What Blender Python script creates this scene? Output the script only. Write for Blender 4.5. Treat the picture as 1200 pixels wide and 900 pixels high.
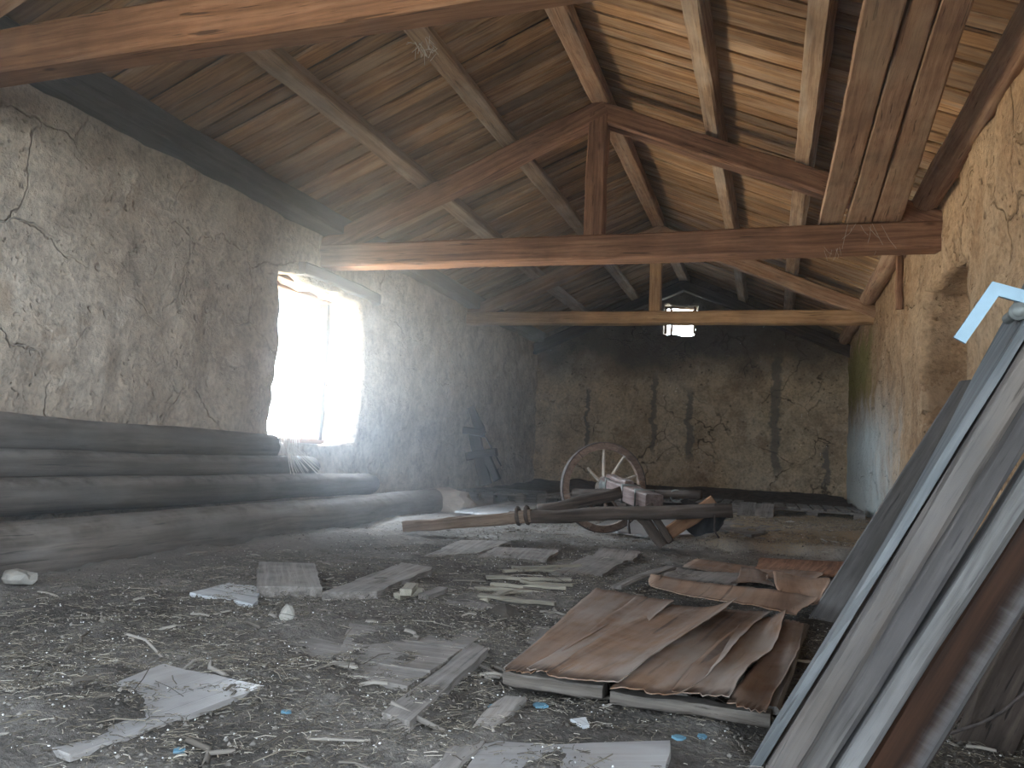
import bpy, bmesh, math, random
import numpy as np
from mathutils import Vector, Matrix

random.seed(7)
rng = np.random.default_rng(7)
S = bpy.context.scene
COL = S.collection
for o in list(bpy.data.objects):
    bpy.data.objects.remove(o)

# ------------------------------------------------------------------ camera
cam_d = bpy.data.cameras.new('camera')
cam = bpy.data.objects.new('camera', cam_d)
COL.objects.link(cam)
cam_d.sensor_width = 36.0
cam_d.lens = 953.446 / 1200 * 36
cam_d.clip_start = 0.05
_f = Vector((-0.30452398, 0.94874366, 0.08456135))
_r = Vector((0.95234357, 0.3016375, 0.04534913))
_u = Vector((-0.01751783, -0.09434136, 0.99538577))
cam.matrix_world = Matrix(((_r.x, _u.x, -_f.x, 4.674), (_r.y, _u.y, -_f.y, 0.0), (_r.z, _u.z, -_f.z, 0.7773), (0, 0, 0, 1)))
S.camera = cam

# ------------------------------------------------------------------ world, lights, exposure
S.view_settings.view_transform = 'Standard'
S.view_settings.look = 'None'
S.view_settings.gamma = 1.0
S.view_settings.use_curve_mapping = False
S.view_settings.exposure = 0.82
W = bpy.data.worlds.new('sky')
S.world = W
W.use_nodes = True
bg = W.node_tree.nodes['Background']
bg.inputs['Color'].default_value = (0.74, 0.87, 1.0, 1)
bg.inputs['Strength'].default_value = 21.0
S.cycles.use_denoising = True
S.cycles.max_bounces = 10
S.cycles.diffuse_bounces = 6
S.cycles.volume_bounces = 1
S.cycles.sample_clamp_indirect = 6.0


def area(name, loc, direction, sx, sy, power, color, spread=180):
    d = bpy.data.lights.new(name, 'AREA')
    d.shape = 'RECTANGLE'
    d.size = sx
    d.size_y = sy
    d.energy = power
    d.color = color
    d.spread = math.radians(spread)
    o = bpy.data.objects.new(name, d)
    COL.objects.link(o)
    z = -Vector(direction).normalized()
    x = Vector((0, 0, 1)).cross(z).normalized()
    y = z.cross(x)
    o.matrix_world = Matrix(((x.x, y.x, z.x, loc[0]), (x.y, y.y, z.y, loc[1]), (x.z, y.z, z.z, loc[2]), (0, 0, 0, 1)))
    return o


# the sky is sampled through the openings of the room: window, gable vent, and the openings added behind the viewer for light
for n_, l_, d_, sx_, sy_ in (('window_portal', (-.74, 7.755, 1.64), (1, 0, 0), 1.8, 1.8), ('vent_portal', (2.89, 16.8, 3.585), (0, -1, 0), .75, .7),
                             ('added_rear_window_portal', (-.52, .25, 1.64), (1, 0, 0), 1.7, 1.72),
                             ('added_doorway_portal', (3.4, -3.32, 1.05), (0, 1, 0), 1.0, 2.7), ('added_side_window_portal', (6.52, -.9, 2.0), (-1, 0, 0), 3.7, 1.7)):
    area(n_, l_, d_, sx_, sy_, 1, (1, 1, 1)).data.cycles.is_portal = True
# added area light standing in for a strip of sunlit ground outside the windows
area('sunlit_ground_light', (-4.3, 4.5, -0.30), (0.75, 0, 0.66), 22.0, 1.7, 6200, (1.0, 0.85, 0.64))

# ------------------------------------------------------------------ helpers
WM = {}


def place(o, M, parent=None):
    if parent is not None:
        o.parent = parent
        o.matrix_basis = WM[parent.name].inverted() @ M
    else:
        o.matrix_basis = M
    WM[o.name] = M.copy()
    return o


def mesh_from(name, verts, faces, mat, smooth=False):
    me = bpy.data.meshes.new(name)
    me.from_pydata([tuple(v) for v in verts], [], faces)
    me.update()
    if mat:
        me.materials.append(mat)
    if smooth:
        me.polygons.foreach_set('use_smooth', [True] * len(me.polygons))
    return me


def link(name, me, M=None, parent=None):
    o = bpy.data.objects.new(name, me)
    COL.objects.link(o)
    return place(o, M if M is not None else Matrix.Identity(4), parent)


def tag(o, label=None, cat=None, group=None, kind=None):
    if label:
        o['label'] = label
    if cat:
        o['category'] = cat
    if group:
        o['group'] = group
    if kind:
        o['kind'] = kind
    return o


def thing(name, loc, label, cat, group=None):
    o = bpy.data.objects.new(name, None)
    COL.objects.link(o)
    o.empty_display_size = 0.1
    place(o, Matrix.Translation(Vector(loc)))
    return tag(o, label, cat, group)


def frame(p0, p1, up=(0, 0, 1), roll=0.0):
    x = (Vector(p1) - Vector(p0)).normalized()
    z = Vector(up)
    z = (z - x * z.dot(x)).normalized()
    y = z.cross(x)
    M = Matrix(((x.x, y.x, z.x, p0[0]), (x.y, y.y, z.y, p0[1]), (x.z, y.z, z.z, p0[2]), (0, 0, 0, 1)))
    return M @ Matrix.Rotation(roll, 4, 'X')


def beam_me(name, L, w, h, mat, seg=8, ch=0.012, jit=0.006, seed=0, taper=1.0, tw=None, bow=0.0, round_=False, nsec=12):
    """A timber along +X, chamfered or round, gently uneven along its length."""
    r = random.Random(seed)
    if round_:
        sec = [(math.cos(a) * w / 2, math.sin(a) * h / 2) for a in [2 * math.pi * k / nsec for k in range(nsec)]]
    else:
        a, b, c = w / 2, h / 2, min(ch, w * .4, h * .4)
        sec = [(-a + c, -b), (a - c, -b), (a, -b + c), (a, b - c), (a - c, b), (-a + c, b), (-a, b - c), (-a, -b + c)]
    n = len(sec)
    V, F = [], []
    ph = [r.uniform(0, 6.28) for _ in range(6)]
    for i in range(seg + 1):
        t = i / seg
        k = 1 + (taper - 1) * t
        kz = k if tw is None else 1
        k = k if tw is None else 1 + (tw - 1) * t
        oy = jit * (math.sin(t * 5 + ph[0]) + .6 * math.sin(t * 11 + ph[1]))
        oz = jit * (math.sin(t * 4 + ph[2]) + .6 * math.sin(t * 13 + ph[3])) + bow * 4 * t * (1 - t)
        for (y, z) in sec:
            V.append((L * t, y * k + oy + r.uniform(-jit, jit) * .6, z * kz + oz + r.uniform(-jit, jit) * .6))
    for i in range(seg):
        for j in range(n):
            j2 = (j + 1) % n
            F.append((i * n + j, (i + 1) * n + j, (i + 1) * n + j2, i * n + j2))
    F.append(tuple(range(n)))
    F.append(tuple(reversed(range(seg * n, seg * n + n))))
    F = [tuple(reversed(f)) for f in F]
    return mesh_from(name, V, F, mat, smooth=round_)


def beam(name, p0, p1, w, h, mat, parent=None, up=(0, 0, 1), roll=0.0, **kw):
    L = (Vector(p1) - Vector(p0)).length
    kw.setdefault('seed', random.randint(0, 99999))
    return link(name, beam_me(name, L, w, h, mat, **kw), frame(p0, p1, up, roll), parent)


def slab(name, pts, z0, t, mat, parent=None, seed=0, jit=0.006, step=0.09, xdir=None, tilt=(0, 0)):
    """A flat board lying on the ground whose outline is given as ground points."""
    r = random.Random(seed)
    P = [Vector((p[0], p[1], 0)) for p in pts]
    c = sum(P, Vector()) / len(P)
    if xdir is None:
        e = max(((P[(i + 1) % len(P)] - P[i]) for i in range(len(P))), key=lambda v: v.length)
    else:
        e = Vector((xdir[0], xdir[1], 0))
    e.normalize()
    M = frame((c.x, c.y, z0), (c.x + e.x, c.y + e.y, z0))
    if tilt != (0, 0):
        M = M @ Matrix.Rotation(tilt[0], 4, 'X') @ Matrix.Rotation(tilt[1], 4, 'Y')
    Mi = frame((c.x, c.y, 0), (c.x + e.x, c.y + e.y, 0)).inverted()
    Q = [Mi @ p for p in P]
    area2 = sum(Q[i].x * Q[(i + 1) % len(Q)].y - Q[(i + 1) % len(Q)].x * Q[i].y for i in range(len(Q)))
    if area2 < 0:
        Q.reverse()
    R = []
    for i in range(len(Q)):
        a, b = Q[i], Q[(i + 1) % len(Q)]
        n = max(1, int((b - a).length / step))
        for k in range(n):
            q = a.lerp(b, k / n)
            R.append((q.x + r.uniform(-jit, jit), q.y + r.uniform(-jit, jit)))
    n = len(R)
    c2 = 0.004
    V = [(x, y, 0) for x, y in R] + [(x, y, t - c2) for x, y in R] + [(x * .994, y * .99, t + r.uniform(-.001, .001)) for x, y in R]
    F = [tuple(reversed(range(n)))]
    for a in (0, n):
        for j in range(n):
            j2 = (j + 1) % n
            F.append((a + j, a + j2, a + n + j2, a + n + j))
    F.append(tuple(range(2 * n, 3 * n)))
    return link(name, mesh_from(name, V, F, mat), M, parent)


def sheet(name, quad, zfun, mat, parent=None, nu=10, nv=16, th=0.004, seed=0, rag=0.012):
    """A thin warped sheet: quad is near-left, near-right, far-right, far-left; zfun(u, v) its height."""
    r = random.Random(seed)
    nl, nr, fr, fl = [Vector((q[0], q[1], 0)) for q in quad]
    c = (nl + nr + fr + fl) / 4
    e = ((fl + fr) - (nl + nr)).normalized()
    M = frame((c.x, c.y, 0), (c.x + e.x, c.y + e.y, 0))
    Mi = M.inverted()
    V, F = [], []
    pa, pb_ = r.uniform(0, 6), r.uniform(0, 6)
    ragL = [rag * (math.sin(pa + 4.5 * k / nv) + .25 * r.uniform(-1, 1)) for k in range(nv + 1)]
    ragR = [rag * (math.sin(pb_ + 5.5 * k / nv) + .25 * r.uniform(-1, 1)) for k in range(nv + 1)]
    ragN = [r.uniform(-rag, rag) * 1.5 for _ in range(nu + 1)]
    for i in range(nv + 1):
        for j in range(nu + 1):
            u, v = j / nu, i / nv
            p = nl.lerp(nr, u).lerp(fl.lerp(fr, u), v)
            q = Mi @ p
            q.y += -(ragL[i] * (1 - u) + ragR[i] * u)
            q.x += ragN[j] * abs(1 - 2 * v)
            V.append((q.x, q.y, zfun(u, v)))
    N = len(V)
    V += [(x, y, z - th) for x, y, z in V]
    w = nu + 1
    for i in range(nv):
        for j in range(nu):
            a = i * w + j
            F.append((a, a + 1, a + w + 1, a + w))
            F.append((N + a, N + a + w, N + a + w + 1, N + a + 1))
    for i in range(nv):
        for j in (0, nu):
            a = i * w + j
            F.append((a, a + w, N + a + w, N + a))
    for j in range(nu):
        for i in (0, nv):
            a = i * w + j
            F.append((a, a + 1, N + a + 1, N + a))
    o = link(name, mesh_from(name, V, F, mat, smooth=True), M, parent)
    return o


def tube_me(name, pts, rad, mat, n=8, closed=False):
    P = [Vector(p) for p in pts]
    V, F = [], []
    m = len(P)
    ref = Vector((0.13, 0.21, 0.97))
    for i, p in enumerate(P):
        a = P[i - 1] if (i or closed) else P[0]
        b = P[(i + 1) % m] if (i < m - 1 or closed) else P[-1]
        t = (b - a).normalized()
        x = ref.cross(t)
        if x.length < 1e-3:
            x = Vector((1, 0, 0)).cross(t)
        x.normalize()
        y = t.cross(x)
        rr = rad[i] if isinstance(rad, (list, tuple)) else rad
        for k in range(n):
            g = 2 * math.pi * k / n
            V.append(p + (x * math.cos(g) + y * math.sin(g)) * rr)
    for i in range(m if closed else m - 1):
        for k in range(n):
            a, b = i * n, ((i + 1) % m) * n
            F.append((a + k, a + (k + 1) % n, b + (k + 1) % n, b + k))
    if not closed:
        F.append(tuple(reversed(range(n))))
        F.append(tuple(range((m - 1) * n, m * n)))
    return mesh_from(name, V, F, mat, smooth=True)


def tube(name, pts, rad, mat, parent=None, n=8, closed=False):
    c = Vector(pts[0])
    M = Matrix.Translation(c)
    return link(name, tube_me(name, [Vector(p) - c for p in pts], rad, mat, n, closed), M, parent)


# value noise on arrays
_T = np.random.default_rng(3).random((64, 64, 64)).astype(np.float32)


def vn3(x, y, z):
    x, y, z = np.broadcast_arrays(np.asarray(x, float), np.asarray(y, float), np.asarray(z, float))
    xi, yi, zi = np.floor(x).astype(int), np.floor(y).astype(int), np.floor(z).astype(int)
    fx, fy, fz = x - xi, y - yi, z - zi
    fx, fy, fz = [f * f * (3 - 2 * f) for f in (fx, fy, fz)]
    o = 0
    for dx in (0, 1):
        for dy in (0, 1):
            for dz in (0, 1):
                w = (fx if dx else 1 - fx) * (fy if dy else 1 - fy) * (fz if dz else 1 - fz)
                o = o + w * _T[(xi + dx) % 64, (yi + dy) % 64, (zi + dz) % 64]
    return o * 2 - 1


def fbm(x, y, z=0.0, oct=4, lac=2.03, gain=0.5):
    s, a = 0, 1.0
    for k in range(oct):
        s = s + a * vn3(x + 17.3 * k, y + 5.1 * k, z + 9.7 * k)
        x, y, z = np.asarray(x) * lac, np.asarray(y) * lac, np.asarray(z) * lac
        a *= gain
    return s


# ------------------------------------------------------------------ materials
class NT:
    def __init__(self, name):
        self.m = bpy.data.materials.new(name)
        self.m.use_nodes = True
        self.t = self.m.node_tree
        self.t.nodes.clear()
        self.out = self.n('ShaderNodeOutputMaterial')

    def n(self, ty, **kw):
        nd = self.t.nodes.new(ty)
        for k, v in kw.items():
            setattr(nd, k, v)
        return nd

    def s(self, sock, v):
        if isinstance(v, bpy.types.NodeSocket):
            self.t.links.new(v, sock)
        elif isinstance(v, (tuple, list)) and len(v) == 3 and sock.type == 'RGBA':
            sock.default_value = (*v, 1)
        else:
            sock.default_value = v

    def noise(self, vec, scale, detail=4, rough=.55, dist=0.0):
        nd = self.n('ShaderNodeTexNoise')
        self.s(nd.inputs['Vector'], vec)
        nd.inputs['Scale'].default_value = scale
        nd.inputs['Detail'].default_value = detail
        nd.inputs['Roughness'].default_value = rough
        nd.inputs['Distortion'].default_value = dist
        return nd.outputs['Fac']

    def noisec(self, vec, scale, detail=2):
        nd = self.n('ShaderNodeTexNoise')
        self.s(nd.inputs['Vector'], vec)
        nd.inputs['Scale'].default_value = scale
        nd.inputs['Detail'].default_value = detail
        return nd.outputs['Color']

    def voro(self, vec, scale, feature='F1', out='Distance', rand=1.0):
        nd = self.n('ShaderNodeTexVoronoi', feature=feature)
        self.s(nd.inputs['Vector'], vec)
        nd.inputs['Scale'].default_value = scale
        nd.inputs['Randomness'].default_value = rand
        return nd.outputs[out]

    def ramp(self, fac, stops, interp='LINEAR'):
        nd = self.n('ShaderNodeValToRGB')
        cr = nd.color_ramp
        cr.interpolation = interp
        while len(cr.elements) < len(stops):
            cr.elements.new(0.5)
        for e, (p, c) in zip(cr.elements, stops):
            e.position = p
            e.color = (*c, 1) if isinstance(c, (tuple, list)) else (c, c, c, 1)
        self.s(nd.inputs['Fac'], fac)
        return nd.outputs['Color']

    def mix(self, fac, a, b, mode='MIX'):
        nd = self.n('ShaderNodeMix', data_type='RGBA', blend_type=mode)
        self.s(nd.inputs['Factor'], fac)
        self.s(nd.inputs['A'], a) if False else None
        ins = [i for i in nd.inputs if i.type == 'RGBA']
        self.s(ins[0], a)
        self.s(ins[1], b)
        return [o for o in nd.outputs if o.type == 'RGBA'][0]

    def math(self, op, a, b=0.5, c=None):
        nd = self.n('ShaderNodeMath', operation=op)
        self.s(nd.inputs[0], a)
        self.s(nd.inputs[1], b)
        if c is not None:
            self.s(nd.inputs[2], c)
        return nd.outputs[0]

    def step(self, v, lo, hi):
        nd = self.n('ShaderNodeMapRange', interpolation_type='SMOOTHSTEP')
        self.s(nd.inputs['Value'], v)
        nd.inputs['From Min'].default_value = lo
        nd.inputs['From Max'].default_value = hi
        return nd.outputs['Result']

    def vadd(self, a, b, op='ADD'):
        nd = self.n('ShaderNodeVectorMath', operation=op)
        self.s(nd.inputs[0], a)
        self.s(nd.inputs[1], b)
        return nd.outputs['Vector']

    def vscale(self, a, k):
        nd = self.n('ShaderNodeVectorMath', operation='SCALE')
        self.s(nd.inputs[0], a)
        self.s(nd.inputs['Scale'], k)
        return nd.outputs['Vector']

    def obj(self):
        return self.n('ShaderNodeTexCoord').outputs['Object']

    def sep(self, v):
        nd = self.n('ShaderNodeSeparateXYZ')
        self.s(nd.inputs[0], v)
        return nd.outputs

    def map(self, v, scale=(1, 1, 1), loc=(0, 0, 0)):
        nd = self.n('ShaderNodeMapping')
        self.s(nd.inputs['Vector'], v)
        nd.inputs['Scale'].default_value = scale
        nd.inputs['Location'].default_value = loc
        return nd.outputs['Vector']

    def bsdf(self, color, rough=.85, bump=None, strength=.5, dist=.01, spec=.25, metal=0.0):
        b = self.n('ShaderNodeBsdfPrincipled')
        self.s(b.inputs['Base Color'], color)
        self.s(b.inputs['Roughness'], rough)
        b.inputs['Specular IOR Level'].default_value = spec
        b.inputs['Metallic'].default_value = metal
        if bump is not None:
            bn = self.n('ShaderNodeBump')
            bn.inputs['Strength'].default_value = strength
            bn.inputs['Distance'].default_value = dist
            self.s(bn.inputs['Height'], bump)
            self.t.links.new(bn.outputs['Normal'], b.inputs['Normal'])
        self.t.links.new(b.outputs[0], self.out.inputs['Surface'])
        return self.m


def wood(name, lo, mid, hi, rough=.85, grey=None, greyamt=0.0, knots=0.5, bump=.45, dust=0.0, dustc=(.30, .28, .26), rnd=.35, gs=1.0):
    """Timber whose grain runs along the local X of its object."""
    T = NT(name)
    oi = T.n('ShaderNodeObjectInfo')
    off = T.n('ShaderNodeCombineXYZ')
    for i, k in enumerate((37.0, 61.0, 83.0)):
        T.s(off.inputs[i], T.math('MULTIPLY', oi.outputs['Random'], k))
    v = T.vadd(T.obj(), off.outputs[0])
    warp = T.vscale(T.vadd(T.noisec(T.map(v, (1.2, 4, 4)), 1.0), (.5, .5, .5), 'SUBTRACT'), .06)
    vw = T.vadd(v, warp)
    grain = T.noise(T.map(vw, (1.1 * gs, 34 * gs, 34 * gs)), 1.0, 6, .62)
    fine = T.noise(T.map(vw, (5 * gs, 150 * gs, 150 * gs)), 1.0, 3, .6)
    col = T.ramp(grain, [(.28, lo), (.5, mid), (.74, hi)])
    col = T.mix(T.step(fine, .55, .8), col, tuple(c * .62 for c in lo))
    crk = T.noise(T.map(vw, (1.7 * gs, 48 * gs, 48 * gs), (3.3, 1.7, 5.1)), 1.0, 2, .5)
    crm = T.step(crk, .66, .70)
    col = T.mix(T.math('MULTIPLY', crm, .75), col, tuple(c * .3 for c in lo))
    if knots:
        kd = T.voro(T.map(vw, (1.6, 4.2, 4.2)), 1.25)
        kk = T.math('SUBTRACT', 1.0, T.step(kd, .03, .13))
        col = T.mix(T.math('MULTIPLY', kk, knots), col, tuple(c * .45 for c in lo))
    if grey:
        g = T.noise(T.map(v, (.9, 5, 5)), 1.3, 5, .6)
        col = T.mix(T.math('MULTIPLY', T.step(g, .44, .64), greyamt), col, grey)
    blot = T.noise(v, 2.3, 4, .6)
    col = T.mix(.55, col, T.ramp(blot, [(.3, .45), (.7, 1.25)]), 'MULTIPLY')
    if rnd:
        br = T.n('ShaderNodeHueSaturation')
        T.s(br.inputs['Color'], col)
        T.s(br.inputs['Value'], T.math('ADD', 1 - rnd * .5, T.math('MULTIPLY', oi.outputs['Random'], rnd)))
        col = br.outputs['Color']
    if dust:
        geo = T.n('ShaderNodeNewGeometry')
        nz = T.sep(geo.outputs['Normal'])[2]
        dm = T.math('MULTIPLY', T.step(nz, .35, .9), T.step(T.noise(v, 6, 5, .65), .32, .62))
        col = T.mix(T.math('MULTIPLY', dm, dust), col, dustc)
    h = T.math('SUBTRACT', T.math('ADD', grain, T.math('MULTIPLY', fine, .5)), crm)
    return T.bsdf(col, rough, h, bump, .006)


M_LIGHT = wood('light orange timber', (.26, .145, .07), (.40, .245, .13), (.53, .36, .21), knots=.7)
M_TRUSS = wood('truss timber', (.12, .058, .035), (.25, .13, .078), (.38, .21, .13), knots=.6)
M_TIE = wood('newer beam timber', (.105, .046, .022), (.17, .082, .042), (.24, .13, .075), knots=.85, rnd=.1)
M_RAFT = wood('truss timber pale', (.17, .09, .05), (.30, .17, .10), (.42, .27, .17), grey=(.42, .34, .26), greyamt=.35)
M_PURL = wood('purlin timber', (.17, .10, .06), (.31, .20, .125), (.45, .32, .21), grey=(.40, .35, .29), greyamt=.4)
M_ROOF = wood('roof board timber', (.13, .06, .026), (.27, .145, .066), (.40, .24, .118), grey=(.38, .30, .22), greyamt=.4, rnd=.6)
M_BUND = wood('stacked plank timber', (.17, .09, .055), (.30, .18, .115), (.44, .29, .19), grey=(.38, .29, .2), greyamt=.4)
M_GREY = wood('weathered grey timber', (.06, .057, .055), (.12, .115, .11), (.19, .18, .175), grey=(.22, .22, .22), greyamt=.5, dust=.3)
M_STILE2 = wood('stained grey timber', (.045, .04, .038), (.095, .087, .082), (.16, .15, .14), grey=(.055, .05, .05), greyamt=.7, knots=.8)
M_BLUEG = wood('blue lit grey timber', (.05, .054, .056), (.10, .108, .112), (.17, .183, .19), grey=(.14, .14, .14), greyamt=.5, knots=.2)  # weathered grey with blue sky light put into its tone
M_DGREY = wood('dark weathered timber', (.04, .037, .035), (.08, .074, .07), (.13, .12, .115), grey=(.20, .19, .19), greyamt=.4, dust=.2)
M_BEIGE = wood('beige weathered timber', (.075, .06, .05), (.125, .105, .09), (.18, .155, .135), grey=(.10, .096, .095), greyamt=.6, knots=.7)
M_DARK = wood('dark old timber', (.025, .018, .014), (.055, .04, .032), (.10, .078, .062), rnd=.4)
M_DBROWN = wood('dark brown timber', (.02, .012, .008), (.05, .031, .022), (.09, .058, .042))
M_LOG = wood('dusty log timber', (.06, .05, .042), (.11, .094, .08), (.165, .145, .125), grey=(.17, .16, .15), greyamt=.6, dust=.5)
M_PALE = wood('pale lath timber', (.17, .15, .115), (.27, .245, .195), (.38, .35, .29), dust=.3, knots=.1)
M_CART = wood('cart timber', (.03, .022, .018), (.065, .048, .038), (.12, .092, .074), grey=(.12, .10, .088), greyamt=.45, dust=.12)
M_CARTP = wood('painted cart timber', (.12, .08, .072), (.22, .16, .15), (.33, .26, .25), grey=(.10, .07, .055), greyamt=.5, dust=.5, dustc=(.5, .46, .44))
M_BROWNP = wood('pale brown timber', (.12, .08, .055), (.22, .155, .11), (.32, .24, .18), dust=.5)
M_RIM = wood('wheel timber', (.12, .075, .055), (.22, .15, .115), (.32, .23, .18), dust=.5, dustc=(.45, .4, .37))
M_SPOKE = wood('bare spoke timber', (.36, .30, .24), (.50, .43, .36), (.62, .56, .48), knots=.1)
M_ORANGE = wood('orange board timber', (.14, .07, .036), (.24, .125, .068), (.33, .19, .11), knots=.3)
M_PLYG = wood('dusty panel board', (.17, .155, .145), (.25, .235, .225), (.33, .32, .315), rough=.3, dust=.75, dustc=(.30, .295, .30), knots=.0, gs=.6, bump=.2)
M_PLANK = wood('dirty floor plank', (.08, .07, .062), (.17, .152, .138), (.29, .265, .245), dust=.4, dustc=(.30, .285, .275))
M_PLANKD = wood('grimy pallet timber', (.05, .04, .034), (.10, .085, .072), (.17, .15, .13), dust=.3)
M_VEN = wood('brown veneer', (.105, .052, .026), (.19, .108, .062), (.28, .178, .115), grey=(.28, .24, .21), greyamt=.8, knots=.1, dust=.3, dustc=(.27, .225, .205), gs=.35, bump=.15)
M_VEN2 = wood('light veneer', (.22, .13, .085), (.32, .205, .14), (.42, .29, .21), grey=(.34, .27, .22), greyamt=.6, knots=.1, gs=.35, bump=.15)
M_PALEP = wood('pale white panel', (.55, .57, .60), (.66, .69, .72), (.76, .78, .80), knots=0, gs=.5, bump=.15)
M_PANELF = wood('pale grey panel', (.40, .41, .42), (.50, .52, .54), (.60, .62, .64), knots=0, dust=.2, gs=.5, bump=.15)


def stained_shaded_board():
    T = NT('brown stained shaded board')
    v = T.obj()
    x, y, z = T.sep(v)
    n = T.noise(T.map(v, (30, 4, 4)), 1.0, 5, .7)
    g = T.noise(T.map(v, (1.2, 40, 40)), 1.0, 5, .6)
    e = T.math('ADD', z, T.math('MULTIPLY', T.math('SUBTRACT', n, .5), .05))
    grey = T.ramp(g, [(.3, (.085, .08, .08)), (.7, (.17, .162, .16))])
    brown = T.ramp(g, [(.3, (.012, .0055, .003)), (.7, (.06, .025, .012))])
    c = T.mix(T.step(e, -.055, -.005), grey, brown)  # brown stain over worn grey, with the upper edge's shade put into the brown
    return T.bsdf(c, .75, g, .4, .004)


M_STAIN_SHADE = stained_shaded_board()


def plaster(name, base, light, dark, stain, bumpk=.6, crack=.8, spots=.5, extra=None):
    T = NT(name)
    v = T.obj()
    w = T.vadd(v, T.vscale(T.vadd(T.noisec(v, 2.2, 4), (.5, .5, .5), 'SUBTRACT'), .55))
    n1 = T.noise(v, .8, 6, .62)
    n2 = T.noise(v, 4.5, 6, .62)
    n3 = T.noise(v, 22, 5, .65)
    col = T.ramp(n1, [(.3, dark), (.5, base), (.7, light)])
    col = T.mix(.55, col, T.ramp(n2, [(.30, .48), (.5, 1.0), (.70, 1.32)]), 'MULTIPLY')
    col = T.mix(.6, col, T.ramp(n3, [(.32, .45), (.5, .95), (.68, 1.3)]), 'MULTIPLY')
    col = T.mix(T.math('MULTIPLY', T.step(T.noise(w, 1.7, 6, .7), .55, .68), .65), col, stain)
    ce = T.voro(w, 1.1, 'DISTANCE_TO_EDGE')
    ck = T.math('SUBTRACT', 1.0, T.step(ce, .002, .016))
    ck = T.math('MULTIPLY', ck, T.step(T.noise(v, 1.1, 3), .45, .6))
    col = T.mix(T.math('MULTIPLY', ck, crack), col, tuple(c * .22 for c in dark))
    sp = T.voro(T.vadd(v, T.vscale(T.noisec(v, 9, 2), .12)), 7.5)
    sk = T.math('MULTIPLY', T.math('SUBTRACT', 1.0, T.step(sp, .10, .22)), T.step(T.noise(v, 1.3, 3), .42, .58))
    col = T.mix(T.math('MULTIPLY', sk, spots), col, tuple(c * .25 for c in dark))
    sp2 = T.voro(T.vadd(v, T.vscale(T.noisec(v, 14, 2), .09)), 15.0)
    sk2 = T.math('MULTIPLY', T.math('SUBTRACT', 1.0, T.step(sp2, .10, .24)), T.step(T.noise(v, 2.6, 3), .46, .6))
    col = T.mix(T.math('MULTIPLY', sk2, spots), col, tuple(c * .3 for c in dark))
    pt = T.step(T.noise(w, 2.4, 7, .72), .545, .575)
    col = T.mix(T.math('MULTIPLY', pt, .35), col, tuple(min(1, c * 1.15) for c in light))
    h = T.math('ADD', T.math('MULTIPLY', n2, .9), T.math('MULTIPLY', n3, .45))
    h = T.math('SUBTRACT', h, T.math('MULTIPLY', ck, .6))
    h = T.math('ADD', T.math('SUBTRACT', h, T.math('MULTIPLY', T.math('ADD', sk, sk2), .35)), T.math('MULTIPLY', pt, .12))
    if extra:
        col = extra(T, v, col)
    return T.bsdf(col, .95, h, bumpk, .05, spec=.1)


M_WALL_L = plaster('rough lime plaster', (.48, .405, .325), (.60, .525, .44), (.36, .295, .235), (.38, .285, .20), bumpk=1.0, crack=.10, spots=.15)


def back_extra(T, v, col):
    x, y, z = T.sep(v)
    wob = T.math('MULTIPLY', T.math('SUBTRACT', T.noise(T.map(v, (0, 0, 1)), 2.2, 5, .65), .5), .55)
    fine = T.math('MULTIPLY', T.math('SUBTRACT', T.noise(v, 7, 4), .5), .16)
    for xc, z0, z1, wd in ((2.45, .9, 2.5, .07), (3.15, .8, 2.2, .09), (4.75, .6, 2.9, .11), (5.65, .4, 1.2, .07), (1.1, .9, 2.2, .05)):
        d = T.math('ABSOLUTE', T.math('ADD', T.math('ADD', T.math('SUBTRACT', x, xc), wob), fine))
        m = T.math('MULTIPLY', T.math('SUBTRACT', 1.0, T.step(d, wd * .5, wd)), T.math('MULTIPLY', T.step(z, z0 - .1, z0 + .15), T.math('SUBTRACT', 1.0, T.step(z, z1 - .2, z1 + .1))))
        col = T.mix(T.math('MULTIPLY', m, .8), col, (.17, .155, .135))
    # darker towards the roof
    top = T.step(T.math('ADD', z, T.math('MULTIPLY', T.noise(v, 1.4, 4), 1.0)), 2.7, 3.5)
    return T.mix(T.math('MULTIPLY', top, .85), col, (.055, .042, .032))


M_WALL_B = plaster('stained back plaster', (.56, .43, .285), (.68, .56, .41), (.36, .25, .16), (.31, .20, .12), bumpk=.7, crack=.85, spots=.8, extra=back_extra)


def right_extra(T, v, col):
    x, y, z = T.sep(v)
    wob = T.math('MULTIPLY', T.math('SUBTRACT', T.noise(T.map(v, (1, 1, .3)), 3, 5, .65), .5), 1.0)
    lime = T.math('MULTIPLY', T.step(T.math('ADD', y, T.math('MULTIPLY', wob, 4)), 9.0, 12.5), T.math('SUBTRACT', 1.0, T.step(T.math('ADD', z, wob), 1.05, 2.0)))
    col = T.mix(T.math('MULTIPLY', lime, .85), col, (.74, .83, .84))  # limewash, with the window's blue light put into its colour
    moss = T.math('MULTIPLY', T.step(T.math('ADD', y, T.math('MULTIPLY', wob, 2)), 11.6, 13.2), T.math('MULTIPLY', T.step(T.math('ADD', z, wob), 1.55, 2.1), T.math('SUBTRACT', 1.0, T.step(T.math('ADD', z, wob), 2.6, 3.0))))
    return T.mix(T.math('MULTIPLY', moss, .75), col, (.19, .19, .045))


M_WALL_R = plaster('ochre clay plaster', (.37, .24, .14), (.47, .335, .215), (.28, .17, .095), (.25, .14, .07), bumpk=.95, crack=.3, spots=.55, extra=right_extra)
M_WALL_N = plaster('plain rough plaster', (.33, .28, .22), (.40, .35, .29), (.25, .2, .16), (.25, .2, .15))


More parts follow.
